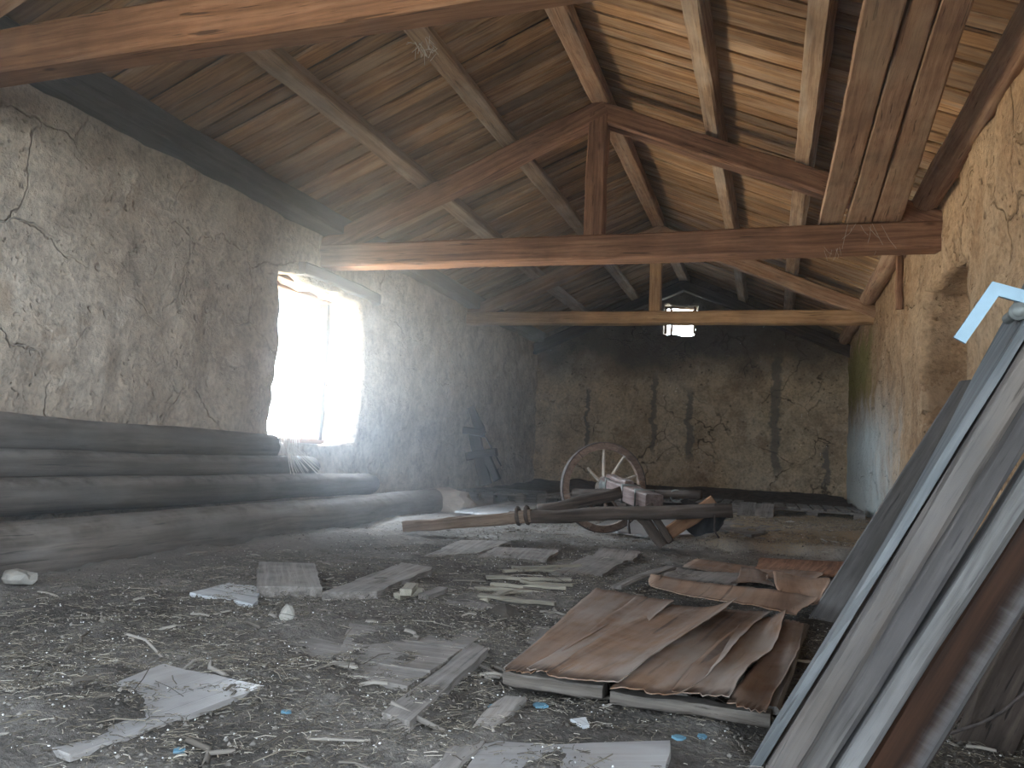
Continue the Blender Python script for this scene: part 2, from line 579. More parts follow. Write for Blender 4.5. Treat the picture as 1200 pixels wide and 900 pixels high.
def ground_mat():
    T = NT('earth and litter floor')
    v = T.obj()
    x, y, z = T.sep(v)
    n1 = T.noise(v, 1.3, 6, .62)
    n2 = T.noise(v, 9, 6, .7)
    n3 = T.noise(v, 60, 4, .7)
    col = T.ramp(n1, [(.3, (.055, .049, .044)), (.52, (.12, .109, .099)), (.72, (.215, .198, .183))])
    col = T.mix(.7, col, T.ramp(n2, [(.3, .45), (.7, 1.5)]), 'MULTIPLY')
    col = T.mix(.6, col, T.ramp(n3, [(.3, .45), (.72, 1.7)]), 'MULTIPLY')
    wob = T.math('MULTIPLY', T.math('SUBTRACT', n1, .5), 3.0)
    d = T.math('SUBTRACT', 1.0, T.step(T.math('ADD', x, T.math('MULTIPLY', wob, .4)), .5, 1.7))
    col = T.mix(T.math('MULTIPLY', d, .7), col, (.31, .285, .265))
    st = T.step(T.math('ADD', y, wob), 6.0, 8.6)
    col = T.mix(T.math('MULTIPLY', st, .65), col, (.34, .325, .305))  # pale litter, with window light on the far floor put into its colour
    sb = T.math('MULTIPLY', T.step(T.math('ADD', x, T.math('MULTIPLY', wob, .3)), 3.8, 4.4), T.step(T.math('ADD', y, T.math('MULTIPLY', wob, .15)), 7.6, 7.95))
    col = T.mix(T.math('MULTIPLY', sb, T.step(n3, .3, .6)), col, (.30, .225, .13))
    h = T.math('ADD', T.math('MULTIPLY', n2, 1.0), T.math('MULTIPLY', n3, .5))
    return T.bsdf(col, .95, h, .8, .03, spec=.15)


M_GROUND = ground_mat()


def simple(name, c, rough=.6, metal=0.0, var=.3, scale=12, spec=.3, bump=.2):
    T = NT(name)
    v = T.obj()
    n = T.noise(v, scale, 5, .6)
    col = T.ramp(n, [(.3, tuple(k * (1 - var) for k in c)), (.7, tuple(min(1, k * (1 + var)) for k in c))])
    return T.bsdf(col, rough, n, bump, .004, spec=spec, metal=metal)


def island(name, stops, rough=.85):
    T = NT(name)
    g = T.n('ShaderNodeNewGeometry')
    return T.bsdf(T.ramp(g.outputs['Random Per Island'], stops), rough, spec=.2)


M_STRAW = island('straw', [(0, (.05, .042, .034)), (.5, (.12, .104, .082)), (.85, (.24, .21, .165)), (1, (.46, .43, .37))])
M_CRUMB = island('white crumbs', [(0, (.45, .45, .44)), (1, (.80, .80, .80))])
M_CLOD = island('dirt crumbs', [(0, (.06, .054, .048)), (.7, (.14, .125, .11)), (1, (.25, .23, .21))])
M_STONE = simple('limestone', (.26, .245, .22), .9, var=.35, scale=8, bump=.5)
M_CHIP = simple('blue paint chip', (.11, .24, .33), .6)
M_IRON = simple('rusty iron', (.075, .06, .055), .7, .4, var=.5, scale=20)
M_STEEL = simple('pale blue steel', (.17, .25, .30), .45, .15, var=.12)
M_ZINC = simple('dull zinc', (.20, .21, .20), .6, .5)
M_RUBBER = simple('black rubber', (.022, .022, .024), .7, var=.5)
M_COVER = simple('roofing', (.08, .06, .05), .9)
M_WEB = simple('cobweb', (.62, .58, .52), .9)
M_SHEETP = simple('grey plaster lump', (.36, .32, .28), .95, var=.3, scale=6, bump=.6)

# ------------------------------------------------------------------ setting
ROOF_K = 0.42


def zr(x):
    """Underside of the roof boards."""
    x = min(x, 6.0 - x)
    return 3.05 + ROOF_K * x + 0.175


def gh(x, y):
    """Height of the littered ground."""
    x, y = np.asarray(x, float), np.asarray(y, float)
    h = .022 * fbm(x * 1.1, y * 1.1, 0, 3) + .017 * fbm(x * 6, y * 6, 3, 3) + .007 * fbm(x * 25, y * 25, 5, 2)
    for (mx, my, mz), mr, mh in MOUNDS:
        h = h + mh * np.exp(-(((x - mx) / (mr * .75)) ** 2 + ((y - my) / (mr * 1.25)) ** 2) * (1 + .7 * vn3(x * 9, y * 9, 2.5)))
    edge = 7.75 + .25 * (x - 5) * -0.3 + .12 * fbm(x * 2.5, 0 * x, 8, 3)
    st = np.clip((y - edge) / .16, 0, 1)
    st = st * st * (3 - 2 * st)
    side = np.clip((x - 3.95) / .35, 0, 1)
    return h + st * side * .10


MOUNDS = (((2.96,1.82,0.03), .13, .045), ((2.76,1.84,0.03), .15, .04), ((2.97,1.61,0.03), .15, .05), ((3.21,3.06,0.02), .14, .035), ((3.23,2.69,0.02), .12, .03), ((3.42,2.76,0.02), .07, .03),
          ((2.86,3.14,0.02), .16, .03), ((3.21,2.43,0.02), .13, .035), ((3.44,3.11,0.02), .06, .022), ((3.16,3.57,0.02), .12, .025), ((3.94,2.13,0.02), .10, .03), ((4.17,1.99,0.02), .10, .018), ((3.67,2.4,0.02), .10, .03))


def gz(x, y):
    return float(gh(x, y))


def grid_mesh(name, U, Vv, P, keep, mat):
    nu, nv = len(U), len(Vv)
    verts = P.reshape(-1, 3)
    ii, jj = np.meshgrid(np.arange(nu - 1), np.arange(nv - 1), indexing='ij')
    k = keep.reshape(-1)
    a = (ii * nv + jj).reshape(-1)[k]
    faces = np.stack([a, a + nv, a + nv + 1, a + 1], 1)
    me = bpy.data.meshes.new(name)
    me.from_pydata(verts.tolist(), [], faces.tolist())
    me.update()
    me.materials.append(mat)
    me.polygons.foreach_set('use_smooth', [True] * len(me.polygons))
    return me


def lines(a, b, step, cuts=()):
    pts = [a] + sorted(cuts) + [b]
    out = []
    for p, q in zip(pts[:-1], pts[1:]):
        n = max(1, int(round((q - p) / step)))
        out += [p + (q - p) * k / n for k in range(n)]
    return np.array(out + [b])


def make_wall(name, pos, normal, U, Vv, hole, depth, mat, amp=.03, clampf=None, nseg=5, capped=False, seed=0, hjit=.03):
    UU, VV = np.meshgrid(U, Vv, indexing='ij')
    d = amp * (1.1 * fbm(UU * .7 + seed, VV * .7, 1, 3) + .8 * fbm(UU * 3 + seed, VV * 3, 2, 3) + .35 * fbm(UU * 9 + seed, VV * 9, 4, 2))
    Uj, Vj = UU.copy(), VV.copy()
    keep = np.ones((len(U) - 1, len(Vv) - 1), bool)
    if hole:
        u0, u1, v0, v1 = hole
        uc, vc = (UU[:-1, :-1] + UU[1:, 1:]) / 2, (VV[:-1, :-1] + VV[1:, 1:]) / 2
        keep &= ~((uc > u0) & (uc < u1) & (vc > v0) & (vc < v1))
        near = np.exp(-(np.maximum(np.maximum(u0 - UU, UU - u1), np.maximum(v0 - VV, VV - v1)) / .12) ** 2)
        Uj += near * hjit * fbm(UU * 3.3, VV * 3.3, 11 + seed, 3)
        Vj += near * hjit * fbm(UU * 3.3, VV * 3.3, 19 + seed, 3)
    if clampf is not None:
        top = clampf(Uj)
        full = VV >= top
        keep &= ~(full[:-1, :-1] & full[1:, :-1])
        Vj = np.minimum(Vj, top)
    P = pos(Uj, Vj) + d[..., None] * np.array(normal)
    me = grid_mesh(name, U, Vv, P, keep, mat)
    if hole:
        bm = bmesh.new()
        bm.from_mesh(me)
        lo = {}
        rim = [e for e in bm.edges if e.is_boundary and all(u0 - .15 < U[v.index // len(Vv)] < u1 + .15 and v0 - .15 < Vv[v.index % len(Vv)] < v1 + .15 for v in e.verts)]
        nvec = Vector(normal)
        cur = rim
        r = random.Random(seed)
        for s in range(nseg):
            ret = bmesh.ops.extrude_edge_only(bm, edges=cur)['geom']
            vs = [g for g in ret if isinstance(g, bmesh.types.BMVert)]
            cur = [g for g in ret if isinstance(g, bmesh.types.BMEdge) and all(v in set(vs) for v in g.verts)]
            for v in vs:
                v.co -= nvec * depth / nseg
                q = v.co
                n = vn3(q.x * 6, q.y * 6, q.z * 6) * .012
                v.co += Vector((0 if nvec.x else n, 0 if nvec.y else n, vn3(q.x * 6, q.y * 6 + 9, q.z * 6) * .012))
        if capped:
            try:
                bmesh.ops.edgeloop_fill(bm, edges=cur)
            except Exception:
                pass
        for f in bm.faces:
            f.smooth = True
        bm.to_mesh(me)
        bm.free()
    o = link(name, me)
    return tag(o, kind='structure')


WY0, WY1, WZ0, WZ1 = 6.91, 8.60, .78, 2.50
U = lines(2.0, 16.4, .045, (WY0, WY1))
V_ = lines(-.25, 3.30, .045, (WZ0, WZ1))
wl = make_wall('wall_left', lambda u, v: np.stack([0 * u, u, v], -1), (1, 0, 0), U, V_, (WY0, WY1, WZ0, WZ1), .72, M_WALL_L, amp=.042, seed=1, hjit=.03)
wl['label'] = 'rough cracked lime plaster wall with the bright window'
U = lines(2.0, 16.4, .05, (6.53, 8.22))
V_ = lines(-.25, 3.12, .05, (.45, 2.40))
wr = make_wall('wall_right', lambda u, v: np.stack([6 + 0 * u, u, v], -1), (-1, 0, 0), U, V_, (6.53, 8.22, .45, 2.40), .42, M_WALL_R, amp=.03, seed=5, hjit=.05, capped=True)
wr['label'] = 'ochre clay plaster wall with a deep niche'
U = lines(-.05, 6.05, .05, (2.57, 3.21))
V_ = lines(-.25, 4.6, .05, (3.28, 3.89))
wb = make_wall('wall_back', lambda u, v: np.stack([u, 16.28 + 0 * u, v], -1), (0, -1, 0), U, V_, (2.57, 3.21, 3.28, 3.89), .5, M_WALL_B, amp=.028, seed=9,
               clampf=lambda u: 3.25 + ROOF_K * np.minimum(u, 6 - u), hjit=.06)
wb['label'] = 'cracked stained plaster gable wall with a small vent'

# parts of the room behind the viewer: side walls and near wall, windows and doorway added for light
def slabbox(name, lo, hi, mat, kind='structure', parent=None):
    c = [(a + b) / 2 for a, b in zip(lo, hi)]
    hx, hy, hz = [(b - a) / 2 for a, b in zip(lo, hi)]
    V = [(sx * hx, sy * hy, sz * hz) for sx in (-1, 1) for sy in (-1, 1) for sz in (-1, 1)]
    F = [(0, 1, 3, 2), (4, 6, 7, 5), (0, 4, 5, 1), (2, 3, 7, 6), (0, 2, 6, 4), (1, 5, 7, 3)]
    o = link(name, mesh_from(name, V, F, mat), Matrix.Translation(c), parent)
    if kind:
        o['kind'] = kind
    return o


bm = bmesh.new()
def bmbox(bm, lo, hi):
    vs = [bm.verts.new((x, y, z)) for x in (lo[0], hi[0]) for y in (lo[1], hi[1]) for z in (lo[2], hi[2])]
    for f in ((0, 1, 3, 2), (4, 6, 7, 5), (0, 4, 5, 1), (2, 3, 7, 6), (0, 2, 6, 4), (1, 5, 7, 3)):
        bm.faces.new([vs[i] for i in f])


bmbox(bm, (-.6, -3.3, -.3), (2.9, -2.9, 3.4))
bmbox(bm, (3.9, -3.3, -.3), (6.6, -2.9, 3.4))
bmbox(bm, (2.9, -3.3, 2.4), (3.9, -2.9, 3.4))
bmbox(bm, (-.6, -3.3, 3.4), (6.6, -2.9, 4.7))
bmbox(bm, (-.5, -2.9, -.3), (0, -.6, 3.3))
bmbox(bm, (-.5, 1.1, -.3), (0, 2.02, 3.3))
bmbox(bm, (-.5, -.6, -.3), (0, 1.1, .78))
bmbox(bm, (-.5, -.6, 2.5), (0, 1.1, 3.3))
bmbox(bm, (6, .9, -.3), (6.5, 2.02, 3.12))
bmbox(bm, (6, -2.9, -.3), (6.5, -2.7, 3.12))
bmbox(bm, (6, -2.7, 2.8), (6.5, .9, 3.12))
bmbox(bm, (6, -2.7, -.3), (6.5, .9, 1.2))
me = bpy.data.meshes.new('wall_near')
bm.to_mesh(me)
bm.free()
me.materials.append(M_WALL_N)
tag(link('wall_near', me), kind='structure')

# ground
gx, gy = lines(-.1, 6.1, .045), np.concatenate([lines(-2.9, 1.0, .2)[:-1], lines(1.0, 8.6, .04)[:-1], lines(8.6, 16.4, .08)])
XX, YY = np.meshgrid(gx, gy, indexing='ij')
P = np.stack([XX, YY, gh(XX, YY)], -1)
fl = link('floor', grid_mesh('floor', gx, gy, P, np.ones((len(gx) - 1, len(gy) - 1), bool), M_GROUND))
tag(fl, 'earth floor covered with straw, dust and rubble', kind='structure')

# outside ground beyond the window
og = slabbox('ground_outside', (-40, -40, -.9), (40, 50, -.4), simple('dry grass', (.45, .42, .33), .95, scale=3))
og['label'] = 'bright ground outside the window'

# roof: a covering with every board built beneath it
rv = [(-.75, -3.3, zr(-.75) + .05), (-.75, 16.8, zr(-.75) + .05), (3, 16.8, zr(3) + .05), (3, -3.3, zr(3) + .05), (6.75, 16.8, zr(-.75) + .05), (6.75, -3.3, zr(-.75) + .05)]
rv += [(x, y, z + .05) for x, y, z in rv]
ceil = link('ceiling', mesh_from('ceiling', rv, [(0, 3, 2, 1), (3, 5, 4, 2), (6, 7, 8, 9), (9, 8, 10, 11), (0, 1, 7, 6), (4, 5, 11, 10)], M_COVER))
tag(ceil, 'pitched roof of bare boards on purlins', kind='structure')
blen = math.hypot(3.5, 3.5 * ROOF_K)
bmes = [beam_me('roof_board', blen, w, .026, M_ROOF, seg=10, ch=.004, jit=.0035, seed=k) for k, w in enumerate((.158, .171, .164, .174, .152, .168))]
y = 2.3
i = 0
while y < 16.3:
    for side in (0, 1):
        r = random.Random(i * 2 + side)
        dz = r.uniform(0, .018) + .013
        yy = y + r.uniform(-.012, .012) + side * .09
        rot = r.uniform(-.006, .006)
        if side == 0:
            p0, p1 = (-.5, yy, zr(-.5) + dz), (3.0, yy + rot * 3.5, zr(3.0) + dz)
        else:
            p0, p1 = (6.5, yy, zr(6.5) + dz), (3.0, yy + rot * 3.5, zr(3.0) + dz)
        link('roof_board', bmes[r.randrange(6)], frame(p0, p1, roll=r.uniform(-.035, .035)), ceil)
    y += .186
    i += 1

# window: old frame, sill board and torn wire netting at the back of the reveal
win = slabbox('window_1', (-.56, 8.54, .80), (-.44, 8.66, 2.46), M_DARK)
beam('lintel', (-.02, 7.25, 2.60), (-.02, 8.98, 2.60), .13, .13, M_DGREY, win, seg=8)
win['label'] = 'weathered window opening with one leaning frame post'
beam('lintel_board', (-.5, 6.85, 2.50), (-.5, 8.75, 2.50), .16, .07, M_RAFT, win)
beam('lintel_board', (-.30, 6.85, 2.53), (-.30, 8.75, 2.53), .18, .06, M_RAFT, win)
beam('sill_board', (-.44, 6.95, .80), (-.44, 8.62, .80), .28, .05, M_RAFT, win)
beam('frame_post', (-.52, 6.93, .8), (-.52, 6.93, 2.46), .09, .09, M_RAFT, win, up=(1, 0, 0))
V, F = [], []
def wire(a, b, r=.0016):
    a, b = Vector(a), Vector(b)
    t = (b - a).normalized()
    x = t.cross(Vector((1, 0.2, 0))).normalized() * r
    yv = t.cross(x).normalized() * r
    k = len(V)
    for p in (a, b):
        V.extend([p + x, p - x * .5 + yv, p - x * .5 - yv])
    for j in range(3):
        F.append((k + j, k + (j + 1) % 3, k + 3 + (j + 1) % 3, k + 3 + j))
for k in range(36):
    z = .84 + k * .045
    wire((-.52, 8.56, z), (-.52, 8.44 - .05 * math.sin(k), z + .06))
    wire((-.52, 8.56, z + .06), (-.52, 8.44 - .05 * math.sin(k), z))
for k in range(34):
    yv0 = 7.0 + k * .045
    wire((-.52, yv0, .82), (-.52, yv0 + .05, .92))
    wire((-.52, yv0 + .05, .82), (-.52, yv0, .92))
nt = link('wire_netting', mesh_from('wire_netting', V, F, M_IRON), None, win)
nt['kind'] = 'stuff'

# wall plates along the eaves
pl = beam('wall_plate', (.07, 2.2, 3.155), (.07, 16.2, 3.155), .34, .2, M_DGREY, seg=24, jit=.012)
tag(pl, 'dark grey squared wall plate along the top of the window wall', 'beam')
pl = beam('wall_plate', (5.93, 2.2, 3.13), (5.93, 16.2, 3.13), .22, .20, M_BUND, seg=30, jit=.015, round_=True)
tag(pl, 'rough round wall plate along the top of the ochre wall', 'beam')

# ------------------------------------------------------------------ roof trusses
def rb(x):
    return 2.83 + ROOF_K * min(x, 6 - x)


def truss(yc, zt, th, dp, mt, mr, mk, label, yskew=0.0, tie=True, rd=.2, kw=.19, king=True):
    t = thing('roof_truss', (3, yc, zt), label, 'truss', 'roof trusses')
    if tie:
        beam('tie_beam', (-.12, yc + yskew * -3, zt + th / 2), (6.12, yc + yskew * 3, zt + th / 2), dp, th, mt, t, seg=14, ch=.018, jit=.006)
    h = .2
    for s in (0, 1):
        xa, xb = (-.1, 3.06) if s == 0 else (6.1, 2.94)
        ca = (xa, yc, rb(0) + ROOF_K * (-.1) + h / 2 + .005)
        cb = (xb, yc + (.01 if s else 0), rb(3) + ROOF_K * .06 + h / 2 + .005)
        beam('rafter', ca, cb, rd, h, mr, t, seg=12, ch=.02, jit=.009)
    if king:
        beam('king_post', (2.98, yc - .01, zt + th - .01), (2.99, yc - .01, rb(3) + .08), kw, kw * .9, mk, t, up=(0, -1, 0), seg=6)
    return t


truss(3.16, 2.687, .25, .175, M_TIE, M_RAFT, M_TIE, 'nearest roof truss, thick orange brown tie beam passing overhead', yskew=-.041)
truss(7.72, 2.69, .245, .25, M_TRUSS, M_TRUSS, M_TRUSS, 'middle roof truss, reddish brown tie beam with squared king post')
truss(12.12, 2.79, .19, .22, M_LIGHT, M_RAFT, M_LIGHT, 'farthest complete roof truss, slender pale tie beam before the gable vent', kw=.17)
truss(15.95, 2.7, .2, .2, M_DARK, M_DARK, M_DARK, 'dark rafter pair against the back gable wall, without tie beam', tie=False, king=False)

# purlins
for x, mt, w, h, lab in ((1.1, M_PURL, .16, .155, 'lower purlin of the window side roof slope, above the window wall'),
                         (2.03, M_PURL, .16, .155, 'upper purlin of the window side roof slope, with a cobweb on it'),
                         (3.0, M_RAFT, .18, .15, 'ridge purlin under the peak of the roof'),
                         (4.12, M_PURL, .15, .155, 'upper purlin of the bright roof slope beside the ridge'),
                         (4.93, M_PURL, .15, .155, 'lower purlin of the bright roof slope beside the stacked planks')):
    zc = zr(x) - h / 2 + .002
    sl = math.atan(ROOF_K) * (1 if x < 2.9 else -1 if x > 3.1 else 0)
    p = beam('purlin', (x, 2.2, zc - (.07 if x == 3.0 else 0)), (x, 16.2, zc - (.07 if x == 3.0 else 0)), w, h, mt, seg=40, ch=.015, jit=.008, roll=-sl)
    tag(p, lab, 'purlin', 'purlins')

# three long planks stored on the tie beams
for a, b, w, tw, lab in (((5.15, 2.75, 2.972), (5.145, 8.05, 2.972), .18, 1.05, 'widest brown plank stored on the tie beams, beside the bright slope purlin'),
                     ((5.30, 2.75, 2.974), (5.38, 8.1, 2.974), .10, 2.2, 'middle one of three planks stored on the tie beams'),
                     ((5.41, 2.75, 2.976), (5.625, 8.0, 2.976), .105, 2.3, 'skewed plank stored on the tie beams, nearest the ochre wall')):
    o = beam('stored_plank', a, b, w, .06, M_BUND, seg=22, ch=.006, jit=.004, tw=tw)
    tag(o, lab, 'plank', 'planks stored on the tie beams')
o = beam('hanging_batten', (5.93, 9.22, 3.05), (5.93, 9.24, 2.46), .045, .07, M_TRUSS, up=(-1, 0, 0), seg=6)
tag(o, 'narrow dark batten hanging down the ochre wall beyond the niche', 'batten')

# gable vent frame
vf = thing('vent_frame', (2.89, 16.45, 3.3), 'small bleached wooden frame in the bright gable vent', 'frame')
for a, b in (((2.60, 16.45, 3.32), (2.60, 16.45, 3.86)), ((3.17, 16.45, 3.32), (3.17, 16.45, 3.86)), ((2.58, 16.45, 3.85), (3.2, 16.45, 3.85)), ((2.72, 16.5, 3.3), (2.70, 16.5, 3.86))):
    beam('frame_bar', a, b, .05, .05, M_RAFT, vf, up=(0, -1, 0), seg=3)

# ------------------------------------------------------------------ timbers stacked along the left wall
for a, b, w, h, lab, rl in (((.62, 2.2, .085), (.50, 9.9, .085), .44, .36, 'lowest and thickest dusty timber lying along the window wall', .2),
                            ((.34, 2.2, .37), (.28, 8.45, .36), .32, .235, 'second lowest dusty timber of the stack along the window wall', -.1),
                            ((.20, 2.2, .575), (.17, 7.35, .56), .27, .19, 'third dusty timber up the stack, ending below the window', .1),
                            ((.15, 2.2, .78), (.14, 6.75, .745), .18, .23, 'topmost dusty timber of the stack, ending beside the window', 0)):
    o = beam('stacked_timber', a, b, w, h, M_LOG, seg=26, jit=.008, roll=rl, round_=True, nsec=18)
    tag(o, lab, 'timber', 'timbers stacked along the window wall')

# ------------------------------------------------------------------ leaning boards on the right
LA = Vector((.475, 0, .88))          # along the lean
LN = Vector((.88, 0, -.475))         # down and away, into the stack
L0 = Vector((4.637, 0, 0.0))


def lean(q, yv, s):
    p = L0 + LN * q + LA * s
    return (p.x, yv, p.z)


def lboard(name, q0, q1, ya, yb, s0, s1, mat, parent, **kw):
    q = (q0 + q1) / 2
    o = beam(name, lean(q, (ya + yb) / 2, s0), lean(q, (ya + yb) / 2, s1), abs(yb - ya), abs(q1 - q0), mat, parent, up=-LN, **kw)
    return o


door = thing('leaning_door', (4.8, 2.4, 0), 'old grey plank door with a thick beige stile leaning against the ochre wall', 'door')
# blue-grey face board, wider towards its top
r_ = random.Random(4)
V, F = [], []
N = 14
for i in range(N + 1):
    s = -.02 + 2.4 * i / N
    yn = 2.27
    yf = 2.31 + .04 * s + .30 * max(0, s - .7)
    for (yy, q) in ((yn, .0), (yn, .022), (yf, .022), (yf, .0)):
        p = Vector(lean(q + r_.uniform(-.002, .002), yy + r_.uniform(-.006, .006), s))
        V.append(p)
for i in range(N):
    for j in range(4):
        F.append((i * 4 + j, i * 4 + (j + 1) % 4, (i + 1) * 4 + (j + 1) % 4, (i + 1) * 4 + j))
F += [(0, 1, 2, 3), tuple(4 * N + k for k in (3, 2, 1, 0))]
Mf = frame(lean(0, 2.3, 0), lean(0, 2.3, 1), up=-LN)
fb = link('face_board', mesh_from('face_board', [Mf.inverted() @ v for v in V], F, M_BLUEG), Mf, door)
fb['label'] = 'weathered grey face board with blue sky light painted in, wider at its top'
lboard('stile', .030, .098, 2.27, 2.36, -.06, 2.3, M_BEIGE, door, seg=12, ch=.012, jit=.004)['label'] = 'thick beige door stile'
lboard('stile', .099, .162, 2.275, 2.36, -.06, 2.3, M_STILE2, door, seg=12, ch=.012, jit=.005)['label'] = 'greyer stained door stile with knots'
lboard('batten', .022, .034, 2.3, 2.42, .0, 2.25, M_DARK, door)
lboard('cleat', .170, .217, 2.25, 2.36, -.08, 2.25, M_GREY, door, jit=.004)
# bracket and bolt
bk = [(5.12,2.27,1.11), (5.2,2.27,1.24), (5.29,2.27,1.21)]
n0 = Vector((0, 1, 0))
def strip(name, pts, w, t, mat, parent):
    P = [Vector(p) for p in pts]
    V, F = [], []
    for i, p in enumerate(P):
        a = (P[i] - P[i - 1]).normalized() if i else None
        b = (P[i + 1] - P[i]).normalized() if i < len(P) - 1 else None
        d = ((a or b) + (b or a)).normalized()
        side = d.cross(n0).normalized()
        k = 1 / max(.3, math.cos((a or b).angle(d)))
        for sgn in (-1, 1):
            for yy in (-t / 2, t / 2):
                V.append(p + side * (sgn * w / 2 * k) + n0 * yy)
    for i in range(len(P) - 1):
        a, b = i * 4, i * 4 + 4
        for j, k2 in ((0, 1), (1, 3), (3, 2), (2, 0)):
            F.append((a + j, a + k2, b + k2, b + j))
    F += [(0, 2, 3, 1), tuple(len(V) - 4 + k for k in (0, 1, 3, 2))]
    c = P[0]
    return link(name, mesh_from(name, [v - c for v in V], F, mat), Matrix.Translation(c), parent)
strip('bracket', bk, .031, .012, M_STEEL, door)['label'] = 'pale blue flat steel angle bracket at the top'
pb = Vector((5.25,2.27,1.18))
tube('bolt', [pb + Vector((-.004, -.04, .0)), pb + Vector((0, .09, 0))], [.015, .014], M_ZINC, door, n=12)
tube('washer', [pb + Vector((-.004, -.022, .0)), pb + Vector((0, -.012, 0))], .022, M_ZINC, door, n=16)

fr2 = thing('stained_shaded_board', (4.9, 2.3, 0), 'rust brown stained panel board with painted shade, leaning under the grey door', 'board')
pb2 = lboard('panel_board', .224, .342, 2.30, 2.38, -.1, 2.05, M_STAIN_SHADE, fr2, seg=10, jit=.003)
lboard('edge_strip', .344, .354, 2.32, 2.5, -.1, 2.0, M_DARK, fr2)

fbt = thing('leaning_board', (5.1, 4.5, 0), 'separate dark grey board with a cut corner leaning behind the door', 'board')
V = [lean(.20, 4.45, .10), lean(.255, 4.45, -.02), lean(.48, 4.45, -.0), lean(.47, 4.45, 1.50), lean(.33, 4.45, 1.60), lean(.225, 4.45, 1.52)]
Mf = frame(lean(.2, 4.45, 0), lean(.2, 4.45, 1), up=(0, -1, 0))
V = [Mf.inverted() @ Vector(v) for v in V]
n = len(V)
V2 = [Vector((v.x, v.y, -.05)) for v in V]
F = [tuple(range(n)), tuple(reversed(range(n, 2 * n)))] + [(i, n + i, n + (i + 1) % n, (i + 1) % n) for i in range(n)]
link('board', mesh_from('board', V + V2, F, M_DGREY), Mf, fbt)
beam('back_batten', lean(.36, 4.53, .1), lean(.36, 4.53, 1.3), .06, .05, M_DGREY, fbt)

# dark loose boards behind the stack, and a wire
for a, b, w, lab in (((5.36,3.05,0.55), (5.52,2.95,0.15), .19, 'dark brown board standing behind the stained panel, highest of the three'),
                     ((5.26,3.06,0.34), (5.43,2.93,-0.06), .17, 'dark brown board standing behind the stained panel, middle of the three'),
                     ((5.14,3.07,0.13), (5.29,2.94,-0.17), .17, 'dark brown board standing behind the stained panel, lowest of the three')):
    o = beam('loose_board', a, b, w, .03, M_DBROWN, up=(-.3, -.9, .2), seg=6)
    tag(o, lab, 'board', 'dark boards behind the stained panel')
o = beam('loose_board', (5.22,2.72,-0.1), (5.43,2.72,0.34), .16, .03, M_DARK, up=(0, -1, 0), seg=6)
tag(o, 'blackish board parallel to the stained panel, in front of the dark brown boards', 'board', 'dark boards behind the stained panel')
wp = [(5.17,2.66,0.04), (5.25,2.66,0.08), (5.3,2.65,0.12), (5.36,2.66,0.18), (5.42,2.66,0.26)]
o = tube('rusty_wire', wp, .005, M_IRON, n=6)
tag(o, 'thin rusty wire across the dark boards behind the stained panel', 'wire')

# ------------------------------------------------------------------ broken cart
cart = thing('broken_cart', (3.2, 8.0, 0), 'broken wooden cart with one spoked wheel and long drawbar on the floor', 'cart')
HC = Vector((3.04,8.34,0.47))
ax = Vector((.56, -.83, .0)).normalized()
e1 = Vector((0, 0, 1))
e2 = e1.cross(ax).normalized()
R = .465


def wpt(rad, ang, off):
    return HC + (e2 * math.cos(ang) + e1 * math.sin(ang)) * rad + ax * off


def ring_seg(name, r0, r1, o0, o1, a0, a1, mat, parent, seg=10):
    V, F = [], []
    for i in range(seg + 1):
        a = a0 + (a1 - a0) * i / seg
        V += [wpt(r0, a, o0), wpt(r1, a, o0), wpt(r1, a, o1), wpt(r0, a, o1)]
    for i in range(seg):
        for j in range(4):
            F.append((i * 4 + j, i * 4 + (j + 1) % 4, i * 4 + 4 + (j + 1) % 4, i * 4 + 4 + j))
    F += [(3, 2, 1, 0), tuple(seg * 4 + k for k in range(4))]
    c = wpt((r0 + r1) / 2, (a0 + a1) / 2, 0)
    M = Matrix.Translation(c)
    return link(name, mesh_from(name, [v - c for v in V], F, mat), M, parent)


wheel = tube('wheel', [wpt(0, 0, -.09), wpt(0, 0, -.05), wpt(0, 0, .06), wpt(0, 0, .12)], [.05, .078, .078, .055], M_CART, cart, n=14)
wheel['label'] = 'tall wooden wheel with iron tyre and missing spokes'
for k in range(6):
    a0 = k * math.pi / 3 + .2
    ring_seg('felloe', R - .075, R - .008, -.03, .03, a0, a0 + math.pi / 3 - .012, M_RIM, wheel)
ring_seg('tyre', R - .009, R, -.034, .034, 0, 2 * math.pi - .001, M_IRON, wheel, seg=56)
for k in range(10):
    a = k * 2 * math.pi / 10 + .35
    if k in (4, 5):
        continue
    b = wpt(R - .07, a, 0)
    if k in (3, 7):
        b = wpt(R - .19, a + .12, .02)
    beam('spoke', wpt(.06, a, 0), b, .032, .026, M_SPOKE if k in (0, 1, 2, 3) else M_RIM, wheel, up=ax, seg=3, taper=.75, jit=.003)
A0, A1 = HC + ax * .06 + Vector((0, 0, .03)), HC + ax * 1.15 + Vector((0, 0, -.075))
axle = beam('axle_beam', A0, A1, .17, .15, M_CARTP, cart, seg=10, ch=.014, jit=.005)
axle['label'] = 'axle beam with peeling pale pink paint'
for t in (.18, .55, .82):
    c = A0.lerp(A1, t)
    dirv = (A1 - A0).normalized()
    sd = dirv.cross(Vector((0, 0, 1))).normalized()
    q = [c + sd * (sx * .093) + Vector((0, 0, sz * .084)) for sx, sz in ((-1, -1), (-1, 1), (1, 1), (1, -1))]
    tube('iron_strap', q, .011, M_ZINC, cart, n=6, closed=True)
beam('bolster', HC + ax * .16 + Vector((0, 0, .118)), HC + ax * .62 + Vector((0, 0, .075)), .10, .04, M_CARTP, cart, seg=5)
tube('axle_cap', [HC + ax * .10 + Vector((0, 0, .02)), HC + ax * .24 + Vector((0, 0, .04))], [.10, .085], M_ZINC, cart, n=14)
